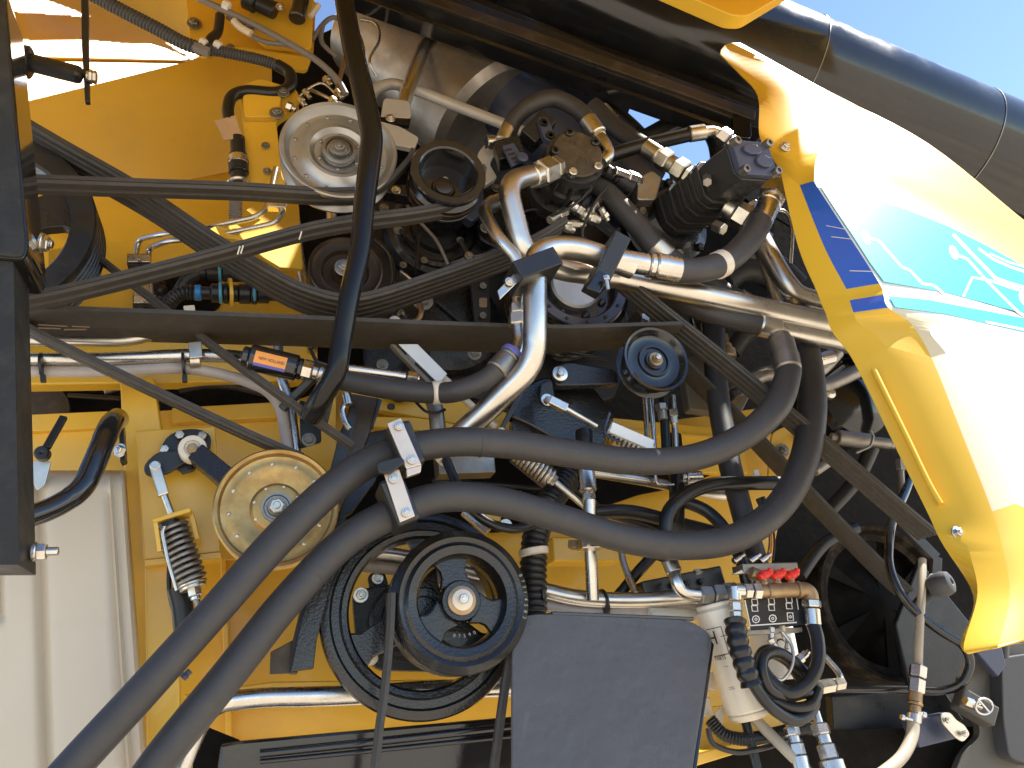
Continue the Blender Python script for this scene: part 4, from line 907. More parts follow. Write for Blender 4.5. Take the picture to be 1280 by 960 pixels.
def gr(name, prof, ox, oy, m, seg=20):
    v_, f_ = revolve(g0 + gx * (ox * sg) + gy * (oy * sg), axg, [(u * 1.15 * sg, r * sg) for u, r in prof], seg); return build(name, v_, f_, m, t, angle=28)
for ox, oy in ((-27, 19), (27, 19), (-27, -19), (27, -19)): gr('socket_screw', [(-3, 5.6), (5, 5.6), (6, 4.6), (6, 2.8), (2, 2.6), (2, .1)], ox, oy, DULL)
gr('mounting_flange', [(-190, 40), (-170, 62), (-160, 62), (-156, 56), (-148, 54), (-146, 60), (-138, 60), (-134, 46), (-128, 40)], 0, 0, CAST, 56)
for k in range(8):
    a = R(45 * k + 10); gr('flange_bolt', [(-140, 6), (-132, 6), (-131, 5), (-131, .1)], 54 * math.cos(a), 54 * math.sin(a), BRONZ if k % 3 == 0 else CAST, 6)
random.seed(3)
for k in range(26):                              # raised casting marks on the sides
    u = random.uniform(-125, -14); s_ = random.choice((-1, 1)); oy = random.uniform(-22, 22); L_ = random.uniform(3, 9)
    a_ = g0 + axg * (u * sg) - gy * (25.5 * sg) + gx * (oy * sg)
    v_ = [a_ + gx * (dx * L_ * sg) + axg * (dz * 1.2 * sg) + gy * (dy * 2 * sg) for dx in (-.5, .5) for dz in (-.5, .5) for dy in (-.5, .5)]
    if k < 26: build('casting_mark', v_, [(0, 1, 3, 2), (4, 6, 7, 5), (0, 4, 5, 1), (2, 3, 7, 6), (0, 2, 6, 4), (1, 5, 7, 3)], IRON, t, smooth=False)
fit('port_plug', (884, 222, -.03), (884, 228, -.06), [(0, 1, 6, 6)], DULL, t)
t = T('pump_port_fitting', 'steel port fitting under the right pump behind the curved hose', 'fitting', (925, 268, .05))
fit('port_nut', (905, 258, .05), (942, 280, .03), [(0, .35, 12, 24), (.35, .8, 17, 6), (.8, 1, 13, 24)], BRONZ, t)
fit('port_plug', (893, 282, .05), (905, 287, .03), [(0, 1, 8, 6)], BRONZ, t)
# bright bits and sensor between the pumps
t = T('pressure_sensor', 'ribbed black sensor with pale steel nut between the two pumps', 'sensor', (775, 222, .1))
fit('sensor_body', (755, 212, .08), (792, 236, .12), [(0, .3, 9, 24), (.3, .4, 11, 24), (.4, .9, 12, 24)], CASTF, t)
fit('sensor_nut', (768, 214, .06), (800, 226, .1), [(0, .5, 6, 6), (.5, 1, 8, 6)], STEEL, t)
plate('pale_housing', rpoly([(798, 222), (815, 212), (828, 222), (820, 250), (796, 250)], 5), .1, .04, DULL, t, bev=.004)
t = T('small_steel_fittings', 'cluster of small bright steel fittings left under the two pumps', 'fitting', (735, 275, .12))
random.seed(5)
for k, (x, y, a, L_, r) in enumerate(((700, 268, -30, 30, 7), (722, 262, 35, 26, 9), (738, 272, 20, 22, 8), (745, 255, -50, 20, 6), (716, 280, 5, 30, 5), (755, 268, 60, 18, 6), (708, 284, 25, 20, 6), (842, 560, 80, 10, 4))[:7]):
    dx, dy = L_ / 2 * math.cos(R(a)), L_ / 2 * math.sin(R(a)); fit('fitting_body', (x - dx, y - dy, .1), (x + dx, y + dy, .12), [(0, .4, r * .8, 16), (.4, .75, r, 6), (.75, 1, r * .7, 16)], STEEL if k % 2 else BRONZ, t)
t = T('pale_engine_bracket', 'pale bright steel bracket parts right behind the cup pulley', 'bracket', (610, 195, .15))
plate('bracket_arm', rpoly([(598, 190), (618, 168), (626, 178), (612, 205), (622, 222), (606, 232), (596, 215)], 4), .16, .02, PALESUN, t, bev=.003)
plate('bracket_foot', rpoly([(470, 150), (500, 158), (524, 172), (518, 186), (490, 180), (472, 168)], 4), .20, .02, PALESUN, t, bev=.003)
fit('bracket_pin', (608, 178, .12), (634, 178, .12), [(0, .5, 9, 20), (.5, 1, 12, 6)], STEEL, t)
# ================================================================ engine and its housings
t = T('engine_block', 'black painted engine front with cast housings behind the belts', 'engine', (560, 330, .3))
plate('front_cover', rpoly([(470, 232), (560, 225), (640, 240), (700, 250), (770, 300), (790, 420), (770, 500), (640, 510), (520, 480), (470, 430), (455, 330)], 14), .42, .06, IRON, t, bev=.01)
lathe('water_pump_housing', (548, 285, .34), [(-30, 66), (-8, 62), (-4, 56), (0, 55), (2, 50), (-2, 46), (-2, 36), (4, 33), (4, 28), (0, 26), (0, .1)], CAST, t, seg=64)
lathe('pump_snout', (560, 250, .25), [(-40, 30), (10, 27), (14, 20), (14, .1)], CASTF, t, seg=40)
lathe('gear_cover', (560, 400, .38), [(-10, 72), (0, 68), (3, 60), (3, .1)], CASTF, t, seg=56)
bar('cover_rib', (523, 293, .30), (521, 338, .30), 4, 10, CASTF, t)
bar('cover_rib', (498, 288, .30), (518, 306, .30), 4, 10, CASTF, t)
bar('cover_rib', (500, 340, .33), (522, 358, .33), 3, 10, STEEL, t)
bar('cover_rib', (545, 378, .30), (585, 412, .30), 4, 10, CASTF, t)
plate('side_casting', rpoly([(590, 240), (640, 225), (690, 250), (700, 300), (640, 320), (600, 300)], 8), .30, .05, CASTF, t, bev=.006)
plate('side_casting', rpoly([(578, 238), (604, 232), (606, 262), (590, 278), (572, 262)], 6), .24, .04, SLATE, t, bev=.005)
plate('timing_cover', rpoly([(455, 400), (530, 395), (545, 480), (500, 500), (455, 470)], 8), .34, .04, CASTF, t, bev=.006)
plate('sensor_recess', rpoly([(588, 350), (612, 348), (614, 402), (594, 406)], 4), .33, .02, INK, t, bev=.002)
plate('coil_window', rpoly([(599, 372), (609, 372), (609, 384), (599, 384)], 2), .325, .01, BRASS, t, bev=.001)
for x, y, Y, r in ((498, 288, .3, 4), (494, 238, .3, 5), (607, 285, .28, 5), (504, 331, .3, 3), (512, 450, .3, 5), (478, 456, .3, 5), (604, 357, .32, 3), (604, 394, .32, 3), (593, 442, .3, 6), (640, 300, .28, 5), (528, 376, .3, 9), (565, 345, .33, 3), (640, 250, .28, 4), (620, 235, .28, 4), (655, 280, .28, 4), (480, 260, .3, 4), (575, 300, .3, 3), (530, 325, .3, 3)):
    bolt(x, y, Y, r, DULL, t)
t = T('white_face_sensor', 'round white faced sensor just above the broad belt', 'sensor', (494, 401, .2))
lathe('sensor_face', (494, 401, .15), [(-14, 8), (-2, 8), (0, 7), (0, .1)], WHITE, t, seg=24); tube('sensor_lead', [(498, 393, .16), (502, 388, .18), (505, 394, .2), (512, 400, .25)], 2, STEEL, t)
tube('brown_lead', [(512, 404, .2), (522, 400, .2), (527, 390, .2), (524, 380, .22)], 3.5, BRASS, t)
# flat bar & fork under the broad belt
t = T('pale_flat_link', 'pale bare steel channel link slanting out from under the broad belt', 'link', (530, 455, .05))
plate('link_face', [(498, 430), (522, 430), (559, 467), (549, 480)], .045, .004, PALESUN, t, bev=.001); plate('link_flange', [(488, 430), (494, 430), (545, 482), (540, 485)], .055, .02, TAUPE, t)
fit('threaded_rod', (552, 474, .07), (620, 534, .09), [(0, .12, 7, 6), (.12, 1, 4.5, 14)], CREAM, t)
# black cast tensioner bracket around x 700 y 500
t = T('tensioner_bracket', 'black cast tensioner bracket with washer bolt left of the tensioner pulley', 'bracket', (710, 490, .1))
plate('cast_arm', rpoly([(690, 458), (712, 452), (770, 462), (775, 480), (715, 482), (694, 482)], 6), .06, .03, CASTF, t, bev=.004)
plate('base_casting', rpoly([(640, 490), (680, 470), (740, 480), (770, 520), (755, 560), (700, 552), (660, 530), (636, 520)], 10), .14, .04, CAST, t, bev=.006)
lathe('washer', (700, 467, .04), [(-3, 10), (1, 10), (1.5, 9), (1.5, .1)], STEEL, t, seg=28); bolt(700, 467, .03, 5, STEEL, t, washer=False)
plate('clevis_arm', rpoly([(676, 480), (690, 474), (694, 500), (684, 508), (674, 500)], 4), .05, .012, CASTF, t, bev=.002)
plate('lower_lobe', rpoly([(640, 520), (700, 545), (760, 562), (770, 575), (690, 572), (640, 552)], 8), .16, .03, CAST, t, bev=.004)
t = T('turnbuckle', 'steel clevis and rod running to the white shielded spring', 'turnbuckle', (715, 515, .02))
lathe('pin_washer', (684, 500, .02), [(-2, 8), (1, 8), (1, .1)], STEEL, t, seg=20); bolt(684, 500, .015, 4, DULL, t, washer=False)
bar('clevis', (686, 500, .015), (708, 511, .015), 11, 10, STEEL, t, bev=.002)
fit('rod', (706, 510, .015), (746, 533, .03), [(0, 1, 3.6, 16)], BRONZ, t)
t = T('shielded_spring', 'coil spring under a bright white metal strip right of the turnbuckle', 'spring', (785, 545, .03))
helix('spring_coil', (758, 535, .04), (815, 566, .04), 10, 2.4, 11, BRONZ, t)
plate('strip_shield', rpoly([(766, 527), (818, 550), (816, 563), (762, 540)], 2), .005, .01, WHITE, t)
tube('wire_frame', [(762, 516, .03), (756, 535, .03), (758, 545, .03), (776, 552, .03)], 1.8, SLATE, t, bend=3)
bar('bracket_bar', (700, 560, .02), (720, 530, .02), 4, 6, BLK2, t) if False else None
t = T('lower_spring', 'coil spring and rod slanting down right between the thick hoses', 'spring', (690, 590, .08))
helix('spring_coil', (648, 566, .08), (688, 598, .08), 11, 2.6, 9, BRONZ, t)
fit('spring_nut', (684, 595, .08), (694, 603, .08), [(0, .4, 11, 24), (.4, 1, 8, 6)], STEEL, t)
fit('rod', (692, 601, .08), (735, 636, .08), [(0, 1, 4.4, 16)], BRONZ, t)
bar('side_guide', (640, 572, .1), (682, 606, .1), 8, 14, SLATE, t)
t = T('silver_valve_box', 'dull silver valve box below the upper thick hose', 'valve', (590, 578, .15))
bar('box_body', (545, 582, .16), (615, 580, .16), 30, 30, DULL, t, bev=.003); bar('box_top', (548, 566, .145), (612, 566, .145), 8, 34, STEEL, t)
# black left-middle gusset
t = T('black_gusset', 'rough cast black gusset bracket left of the belt wheel', 'bracket', (385, 760, .1))
plate('gusset_face', [(398, 705), (425, 640), (440, 655), (412, 740), (396, 800), (392, 836), (362, 840), (375, 780)], .06, .02, CAST, t, bev=.003)
plate('gusset_side', [(338, 815), (366, 800), (364, 842), (337, 843)], .10, .01, BROWN, t, bev=.002)
plate('gusset_rear', [(366, 800), (390, 700), (400, 700), (376, 800), (372, 842), (362, 842)], .075, .05, BLK2, t, bev=.002)
t = T('brown_post', 'dark brown folded post rising behind the hose clamp plates', 'post', (440, 560, .15))
plate('post_face', [(440, 492), (474, 498), (462, 540), (430, 620), (400, 700), (370, 760), (360, 760), (392, 650), (425, 560)], .14, .02, BROWN, t, bev=.002)
plate('post_edge', [(474, 498), (478, 500), (468, 530), (464, 534)], .135, .04, SLATE, t, bev=0)
plate('post_flange', [(425, 540), (442, 500), (446, 520), (430, 580), (395, 680), (385, 690)], .10, .02, BLK2, t, bev=.002)
plate('rear_post', [(462, 540), (486, 536), (470, 600), (440, 640), (420, 650)], .18, .03, BLK2, t, bev=.002)
# small dark items near (460-480,460-530)
t = T('short_bolt_bracket', 'small black bracket with two bolts behind the bent bar foot', 'bracket', (385, 545, .1))
plate('bracket_sheet', rpoly([(374, 500), (400, 505), (402, 552), (376, 560)], 3), .15, .01, BLK2, t, bev=.002); bolt(386, 550, .14, 6, DULL, t); bolt(380, 517, .14, 5, DULL, t)
fit('eye_bolt', (433, 492, .05), (436, 506, .05), [(0, 1, 6, 16)], STEEL, t); tube('curved_lead', [(434, 500, .06), (428, 512, .06), (432, 528, .06), (438, 536, .06)], 4, STEEL, t)
# bent black bar
bb = tube('bent_black_bar', [(426, -30, -.18, 12), (432, 10, -.18, 12), (441, 60, -.18, 13), (455, 120, -.18, 14), (464, 165, -.18, 14), (463, 195, -.18, 14), (456, 250, -.18, 13.5), (450, 310, -.18, 13), (438, 365, -.18, 13), (428, 420, -.17, 13), (420, 465, -.16, 13), (400, 500, -.12, 14), (388, 520, -.08, 14)], 13, BLKG, None, seg=24, n=8)
tag(bb, 'glossy black bent bar standing in front of the grey pulley', 'bar')
# exhaust
t = T('exhaust_muffler', 'brown stained exhaust can under the beam', 'exhaust', (560, 80, .5))
fit('can_body', (470, 20, .52), (610, 150, .45), [(0, 1, 78, 56)], EXH, t)
fit('can_seam', (583, 124, .46), (588, 129, .46), [(0, 1, 79.5, 56)], EXH, t)
fit('clamp_band', (600, 112, .33), (622, 84, .33), [(0, 1, 9, 6)], STEEL, t)
v_, f_ = fitv((598, 138, .4), (634, 78, .4), [(0, .03, 12, 6), (.03, .97, 8, 4), (.97, 1, 9, 6)]); build('band_lug', v_, f_, BRASS, t, smooth=False)
el = tube('intake_elbow', [(612, 110, .45), (660, 140, .42), (710, 178, .40), (760, 215, .38), (800, 250, .4)], 46, SLATE, None, seg=40); tag(el, 'slate blue black intake tube slanting behind the arched hose', 'tube')
t = T('engine_wiring', 'tangle of thin grey wires and lugs right above the grey pulley', 'wiring', (400, 110, .2))
for pts, r, m in (([(235, -8, .1), (300, 22, .1), (350, 48, .1), (395, 75, .1), (420, 98, .1), (432, 118, .1)], 4.2, GREY), ([(285, 22, .14), (308, 40, .12), (330, 52, .12), (365, 58, .11), (400, 78, .1), (424, 108, .1)], 3, GREY), ([(390, 50, .2), (404, 30, .2), (416, 22, .2), (428, 26, .2)], 3, GREY), ([(404, 30, .2), (402, 52, .2), (420, 70, .2)], 3, GREY),
                  ([(374, 120, .1), (390, 108, .1), (405, 105, .1), (420, 118, .1)], 1.6, STEEL), ([(388, 112, .12), (410, 122, .1), (430, 132, .1)], 2.2, STEEL), ([(450, 24, .25), (470, 30, .25), (474, 50, .25), (462, 75, .25), (470, 95, .28)], 1.8, STEEL), ([(440, 30, .25), (452, 50, .25), (455, 75, .25), (448, 100, .25)], 1.8, STEEL), ([(418, 125, .1), (423, 105, .1), (432, 70, .12)], 3, BRASS)): tube('wire', pts, r, m, t, seg=10)
tube('pale_sheath', [(292, 26, .1), (300, 34, .1), (314, 42, .1)], 4.6, CREAM, t); fit('terminal', (320, 122, .12), (358, 134, .1), [(0, .02, 3, 12), (.02, .8, 3.2, 14)], CREAM, t); fit('terminal_nut', (358, 132, .1), (370, 137, .1), [(0, .6, 6, 6), (.6, 1, 4, 16)], STEEL, t)
for x, y, r in ((378, 128, 5), (384, 118, 4), (410, 102, 5), (418, 128, 6), (424, 118, 5)): fit('lug', (x - 4, y - 5, .1), (x + 4, y + 5, .1), [(0, .5, r, 6), (.5, 1, r * .7, 12)], STEEL, t)
t = T('top_black_strut', 'black gas strut end held in the loom bracket', 'strut', (378, 10, .1)); fit('strut_body', (382, -30, .12), (371, 24, .12), [(0, 1, 10, 28)], BLK, t); fit('strut_clip', (388, 20, .12), (398, 6, .12), [(0, 1, 4, 6)], CREAM, t)
fit('black_coupler', (306, -4, .12), (345, 14, .12), [(0, .4, 14, 28), (.4, 1, 11, 28)], PLAS, t); bolt(350, 9, .1, 4, STEEL, t)
# loom upper left
t = T('wiring_loom', 'grey corrugated loom hanging across the sunlit yellow sheet to a taped plug', 'loom', (280, 100, .1))
tube('corrugated_sleeve', [(105, -12, .1), (150, 12, .1), (195, 35, .1), (230, 54, .1), (256, 62, .1)], 8, GREYD, t, corr=4.5, amp=.12)
tube('corrugated_sleeve', [(252, 60, .1), (290, 67, .1), (330, 76, .1), (352, 84, .1)], 6.5, GREYD, t, corr=3.5, amp=.12)
tube('taped_run', [(346, 81, .1), (362, 92, .1), (362, 108, .1), (345, 116, .1), (310, 114, .1), (291, 120, .1), (285, 135, .1), (287, 152, .1)], 7.5, HOSE2, t)
bar('loom_clip', (242, 58, .085), (262, 66, .085), 8, 10, GREY, t)
plate('masking_tape', [(268, 151, .085), (294, 144, .085), (303, 172, .085), (280, 175, .085), (275, 163, .085)], .085, .004, PAPER, t, bev=0)
fit('plug_body', (297, 172, .1), (299, 232, .1), [(0, .35, 9, 28), (.35, .5, 11, 28), (.5, .55, 12.5, 28), (.55, .75, 12, 28), (.75, 1, 10, 28)], PLAS, t)
fit('plug_ring', (298, 196, .098), (298, 206, .098), [(0, 1, 12, 28)], STEEL, t)
lathe('yellow_seal', (298, 229, .1), [(-2, 13), (0, 14), (2, 13)], BRONZ, t, ax=Vector((0, 0, 1)), seg=28)
tube('braided_tail', [(296, 228, .1), (295, 250, .12), (294, 278, .14)], 7.5, GREY, t, corr=3, amp=.1)
tube('elbow_pipe', [(262, 66, .11), (263, 50, .11), (272, 40, .12), (275, 20, .14)], 6, PLAS, t)
for x, y in ((254, 52), (272, 55), (283, 5)): fit('lug', (x - 4, y, .09), (x + 4, y + 4, .09), [(0, 1, 6, 8)], WHITE, t)
# blue ringed connector
t = T('ringed_connector', 'black plug connector with blue rings through a yellow ring bracket', 'connector', (290, 366, .2))
tube('corrugated_sleeve', [(205, 392, .25), (214, 376, .2), (228, 366, .18), (248, 366, .18)], 8.5, PLAS, t, corr=4, amp=.13)
tube('corrugated_sleeve', [(222, 370, .22), (232, 352, .24), (244, 344, .26)], 7.5, PLAS, t, corr=4, amp=.13)
fit('blue_ring', (243, 366, .18), (252, 366, .18), [(0, 1, 10, 28)], BLUEP, t)
fit('plug_body', (250, 366, .18), (346, 368, .18), [(0, .14, 8, 28), (.14, .3, 12, 28), (.3, .36, 13.2, 28), (.36, .5, 11, 28), (.5, .66, 13, 28), (.66, .74, 13.6, 28), (.74, .9, 12, 28), (.9, 1, 9, 28)], PLAS, t)
for x in (276, 318): fit('light_blue_seal', (x - 2, 366, .178), (x + 2, 366, .178), [(0, 1, 14, 28)], LBLUE, t)
v_, f_ = revolve(P(288, 366, .18), Vector((1, .1, 0)), [(-.004, .03), (-.004, .036), (.004, .036), (.004, .03)], 28); build('ring_bracket', v_, f_, YEL, t)
fit('upper_plug', (248, 341, .26), (345, 341, .26), [(0, .1, 7, 20), (.1, .3, 10, 24), (.3, .9, 12, 28)], PLAS, t); fit('light_blue_seal', (273, 341, .258), (277, 341, .258), [(0, 1, 12, 28)], LBLUE, t)
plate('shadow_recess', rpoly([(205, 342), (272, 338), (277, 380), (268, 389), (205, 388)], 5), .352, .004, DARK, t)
# ================================================================ manifold, filters, valves
t = T('cream_filter', 'cream spin on filter cartridge with printed label behind the spiral hose', 'filter', (925, 830, .02))
a, b = (893, 754, .02), (938, 899, .02)
fit('filter_can', a, b, [(0, .04, 24, 40), (.04, .94, 26.5, 48), (.94, .975, 25, 48), (.975, 1, 20, 48)], CREAM, t)
_, (q0, q1, vw, u, rr) = curvelabel('label_edge', a, b, 26.5, .28, .285, -10, 46, INK, t)
L_ = (V(b) - V(a)).normalized(); sc = S(*a)
def onfil(tt, ang): 
    d = (vw * math.cos(R(ang)) + u * math.sin(R(ang))); return V(a).lerp(V(b), tt) + d * (rr + .0006)
side = 1 if (onfil(.5, 40) - V(a)).dot(RT) < (onfil(.5, -40) - V(a)).dot(RT) else -1
def ftxt(s, tt, a0, a1, st=1.):
    p0, p1 = onfil(tt, a0 * side), onfil(tt, a1 * side); text(s, p0, p1, INK, t, lift=.0030, nrm=vw * math.cos(R((a0 + a1) / 2)) + u * side * math.sin(R((a0 + a1) / 2)), stretch=st)
ftxt('H', .335, 44, 22, 1.2); ftxt('PARTS', .47, 42, 12, 1.3)
for tt in (.53, .70, .715): curvelabel('fine_print_line', a, b, 26.5, tt, tt + .003, 14 * side, (30 if tt > .6 else 24) * side, INK, t)
for t0, t1, g0_, g1_ in ((.20, .206, 2, 46), (.43, .436, 2, 46), (.20, .43, 1, 3)): curvelabel('label_border', a, b, 26.5, t0, t1, g0_ * side, g1_ * side, INK, t)
t = T('second_filter', 'second white filter half hidden behind the label plate and looped hose', 'filter', (965, 830, .1))
fit('filter_can', (962, 780, .12), (975, 850, .12), [(0, 1, 27, 40)], WHITE, t)
text('C', (970, 815, .055), (980, 816, .055), INK, t, stretch=1.2)
t = T('dark_adapter', 'dark hexagonal adapter standing on top of the cream filter', 'fitting', (905, 745, 0))
fit('hex_adapter', (884, 745, .02), (918, 743, .02), [(0, .5, 14, 6), (.5, 1, 17, 6)], DULL, t)
t = T('brass_manifold', 'dull brass test manifold pipe with elbows and steel nuts', 'manifold', (960, 740, -.04))
fit('manifold_pipe', (948, 739, -.05), (1000, 737, -.05), [(0, .2, 8.5, 24), (.2, .9, 9.5, 24), (.9, 1, 11, 24)], BRASS, t)
tube('brass_elbow', [(996, 737, -.05), (1008, 738, -.05), (1013, 744, -.05), (1014, 754, -.05)], 9.5, BRASS, t)
fit('steel_elbow_body', (917, 738, -.05), (950, 739, -.05), [(0, .35, 9, 20), (.38, .66, 9.5, 6), (.7, 1, 10.5, 6)], STEEL, t)
fit('steel_elbow_leg', (918, 733, -.05), (921, 778, -.05), [(0, .4, 8, 20), (.45, .7, 9, 6), (.7, 1, 8, 6)], STEEL, t)
fit('hose_nut', (1014, 750, -.05), (1017, 782, -.05), [(0, .3, 12, 6), (.34, 1, 9.5, 28)], STEEL, t)
t = T('valve_rail', 'dull steel rail with clips behind the red handles', 'rail', (950, 708, 0))
bar('rail_bar', (922, 712, .0), (990, 710, .0), 10, 26, DULL, t, bev=.002); plate('rail_lip', [(915, 718), (940, 705), (990, 704), (992, 711)], -.02, .01, BRONZ, t)
for x in (925, 945, 958): fit('rail_clip', (x - 8, 702, -.01), (x + 5, 693, -.01), [(0, .6, 4.5, 12), (.6, 1, 3, 12)], STEEL, t)
fit('rail_plug', (938, 716, -.03), (950, 720, -.03), [(0, 1, 8, 20)], BRASS, t)
t0 = None
for k, x in enumerate((955, 972, 989)):
    lb = ('leftmost of three red butterfly valve handles on the brass manifold', 'middle one of three red butterfly valve handles on the brass manifold', 'rightmost of three red butterfly valve handles on the brass manifold')[k]
    t = T('butterfly_valve', lb, 'valve handle', (x, 722, -.05), 'red butterfly handles')
    if t0 is None:
        fit('valve_stem', (x, 733, -.05), (x, 723, -.05), [(0, .6, 5, 6), (.6, 1, 4, 16)], BRASS, t)
        v1 = fitv((x - 6, 722, -.05), (x + 8, 715, -.05), [(0, .3, 4.5, 12), (.3, .7, 6, 12), (.7, 1, 4.5, 12)]); v2 = fitv((x - 1, 724, -.05), (x, 714, -.05), [(0, 1, 4.5, 12)]); v3 = fitv((x + 6, 719, -.052), (x + 8, 711, -.052), [(0, 1, 3.4, 12)])
        V_, F_ = merge([v1, v2, v3]); build('wings', V_, F_, RED, t); t0 = t
    else:
        for ch in [c for c in t0.children]:
            c = ch.copy(); COL.objects.link(c); c.parent = t
t = T('symbol_plate', 'black plate with white valve and filter symbols under the brass manifold', 'plate', (970, 765, -.02))
ppts = [(930, 748), (1002, 744), (1010, 780), (940, 790)]
plate('plate_sheet', ppts, -.03, .004, BLK2, t, bev=.001); plate('plate_foot', [(932, 788), (1003, 784), (1003, 790), (934, 794)], -.035, .03, DULL, t)
def ln(pts, wd=1.6, closed=False):
    pts = pts + [pts[0]] if closed else pts; q = trace(pts, wd); n = len(pts)
    for i in range(n - 1): plate('symbol_line', [q[i], q[i + 1], q[2 * n - 2 - i], q[2 * n - 1 - i]], -.0312, .0008, WHITE, t, bev=0)
ln([(931, 750), (938, 782), (996, 778)])
for x, y in ((943, 762), (964, 761), (986, 759)):
    for dy in (-13, -5): ln([(x - 3.5, y + dy), (x + 3.5, y + dy), (x + 4.5, y + dy + 7), (x - 2.5, y + dy + 7)], 1.1, True)
    c0 = (x + 2, y + 12)
    ln([(c0[0] + 4.5 * math.cos(k * .785), c0[1] + 4.5 * math.sin(k * .785)) for k in range(8)] if x != 986 else [(x - 2, y + 7), (x + 5, y + 7), (x + 6, y + 17), (x - 1, y + 17)], 1.2, True)
    ln([(c0[0] + 1.8 * math.cos(k * 1.57), c0[1] + 1.8 * math.sin(k * 1.57)) for k in range(4)], 1., True)
ln([(996, 748), (998, 762)], .9)
# spiral wrapped hose and loops
t = T('wrapped_hose', 'black hose with bulging spiral wrap hanging over the cream filter', 'hose', (935, 830, -.06))
tube('spiral_wrap', [(919, 776, -.07), (922, 800, -.08), (930, 830, -.085), (940, 858, -.085)], 12.5, HOSE2, t, lump=13, amp=.13, seg=20)
tube('hose_loop', [(920, 772, -.06), (930, 830, -.08), (946, 862, -.08), (965, 885, -.08), (990, 900, -.07), (1008, 895, -.06), (1018, 878, -.05), (1008, 866, -.05), (985, 870, -.06), (962, 862, -.07), (952, 835, -.07), (958, 818, -.06), (978, 818, -.05), (1005, 840, -.04), (1022, 862, -.03)], 7.5, HOSE2, t, seg=16)
tube('hose_loop', [(1016, 778, -.05), (1022, 800, -.06), (1022, 830, -.07), (1008, 856, -.075), (985, 866, -.07), (962, 850, -.06), (950, 828, -.05), (960, 814, -.04), (985, 825, -.03), (1000, 845, -.02)], 8.5, HOSE2, t, seg=16)
tube('hose_loop', [(948, 840, -.04), (960, 868, -.05), (985, 884, -.06), (1012, 882, -.06), (1022, 862, -.05)], 7.5, HOSE2, t, seg=16)
t = T('brass_loop_line', 'thin brass coloured line looped inside the coiled hose', 'pipe', (985, 820, -.05))
tube('line_run', [(978, 790, -.04), (990, 808, -.05), (990, 832, -.06), (978, 850, -.06), (964, 844, -.05)], 2.2, BRONZ, t, seg=10)
for x, y, a_, r in ((964, 793, 90, 5), (967, 806, 60, 6), (979, 791, 80, 4), (1004, 820, -40, 6), (984, 806, 100, 4), (1012, 842, 20, 5), (970, 850, 40, 4)): 
    dx, dy = 9 * math.cos(R(a_)), 9 * math.sin(R(a_)); fit('small_fitting', (x - dx, y - dy, -.03), (x + dx, y + dy, -.03), [(0, .4, r, 6), (.4, .8, r * .75, 16), (.8, 1, r * .5, 12)], STEEL if r > 4 else BRONZ, t)
t = T('side_port_fitting', 'pale steel nut fitting right of the coiled hose', 'fitting', (1035, 857, 0)); fit('port_nut', (1018, 860, 0), (1056, 853, 0), [(0, .15, 6, 16), (.15, .6, 9, 6), (.64, .95, 8, 6)], BRONZ, t); tube('steel_tail', [(1030, 820, .02), (1046, 838, .01), (1052, 850, 0)], 4, DULL, t)
for i, (a_, b_) in enumerate((((985, 895, -.02), (1003, 965, -.04)), ((1018, 888, -.03), (1046, 975, -.06)))):
    t = T('hose_coupling', ('left of two bright steel hose couplings below the coiled hose', 'right and larger of two bright steel hose couplings below the coiled hose')[i], 'fitting', a_)
    fit('coupling_body', a_, b_, [(0, .2, 6, 16), (.2, .36, 9.5 + 2 * i, 6), (.36, .5, 7.5 + i, 20), (.5, .72, 10 + 2 * i, 6), (.72, 1, 11 + 4 * i, 28)], STEEL, t)
H('milky drain hose running down right from under the cream filter', [(938, 893, .03), (960, 915, .0), (985, 940, -.03), (1020, 975, -.05)], 7, CLEAR)
H('thin black hose dropping straight down under the cream filter', [(930, 895, .04), (938, 925, .03), (950, 975, .02)], 6)
H('corrugated black loom sagging under the cream filter', [(888, 900, .06), (905, 918, .04), (930, 924, .03), (955, 921, .04), (975, 916, .06), (1005, 910, .08), (1030, 915, .1)], 7.5, PLAS, 'loom', 'loom', corr=3.6, amp=.12)
H('thin black cable sagging under the corrugated loom', [(885, 910, .0), (892, 930, 0), (920, 940, 0), (950, 936, 0), (980, 928, .02), (1000, 926, .05)], 3.5)
t = T('pale_side_parts', 'pale plastic caps squeezed between the satin cover and the filter', 'cap', (885, 870, .08))
fit('pale_cap', (872, 872, .1), (876, 896, .1), [(0, 1, 15, 28)], CREAM, t); fit('pale_cap', (884, 862, .1), (888, 842, .1), [(0, 1, 10, 24)], CREAM, t); plate('pale_tag', [(893, 893), (902, 882), (906, 888), (903, 908), (890, 900)], .06, .004, CREAM, t)
fit('filter_base', (812, 768, .1), (868, 768, .1), [(0, 1, 9, 28)], CREAM, t)
# satin cover at bottom
t = T('satin_cover', 'large satin black sheet metal cover with rounded corner at the bottom', 'cover', (765, 860, -.08))
outl = rpoly([(640, 800, 14), (646, 772, 26), (668, 768, 14), (690, 768, 4), (862, 775, 14), (889, 792, 18), (889, 810, 4), (862, 985, 2), (640, 985, 2)], 8, 4)
outl = [(x, y, -.02 - .0005 * (y - 768)) for x, y in outl]
plate('cover_face', outl, -.10, .008, BCOV, t, bev=.003)
edge = [(690, 767), (868, 774), (890, 798)]
plate('top_flange', [(690, 764), (868, 771), (868, 776), (690, 769)], -.02, .05, BLK, t, bev=.002)
plate('side_flange', [(889, 800, -.034), (893, 806, -.036), (868, 985, -.127), (862, 985, -.127)], -.095, .05, BLK, t, bev=.002)
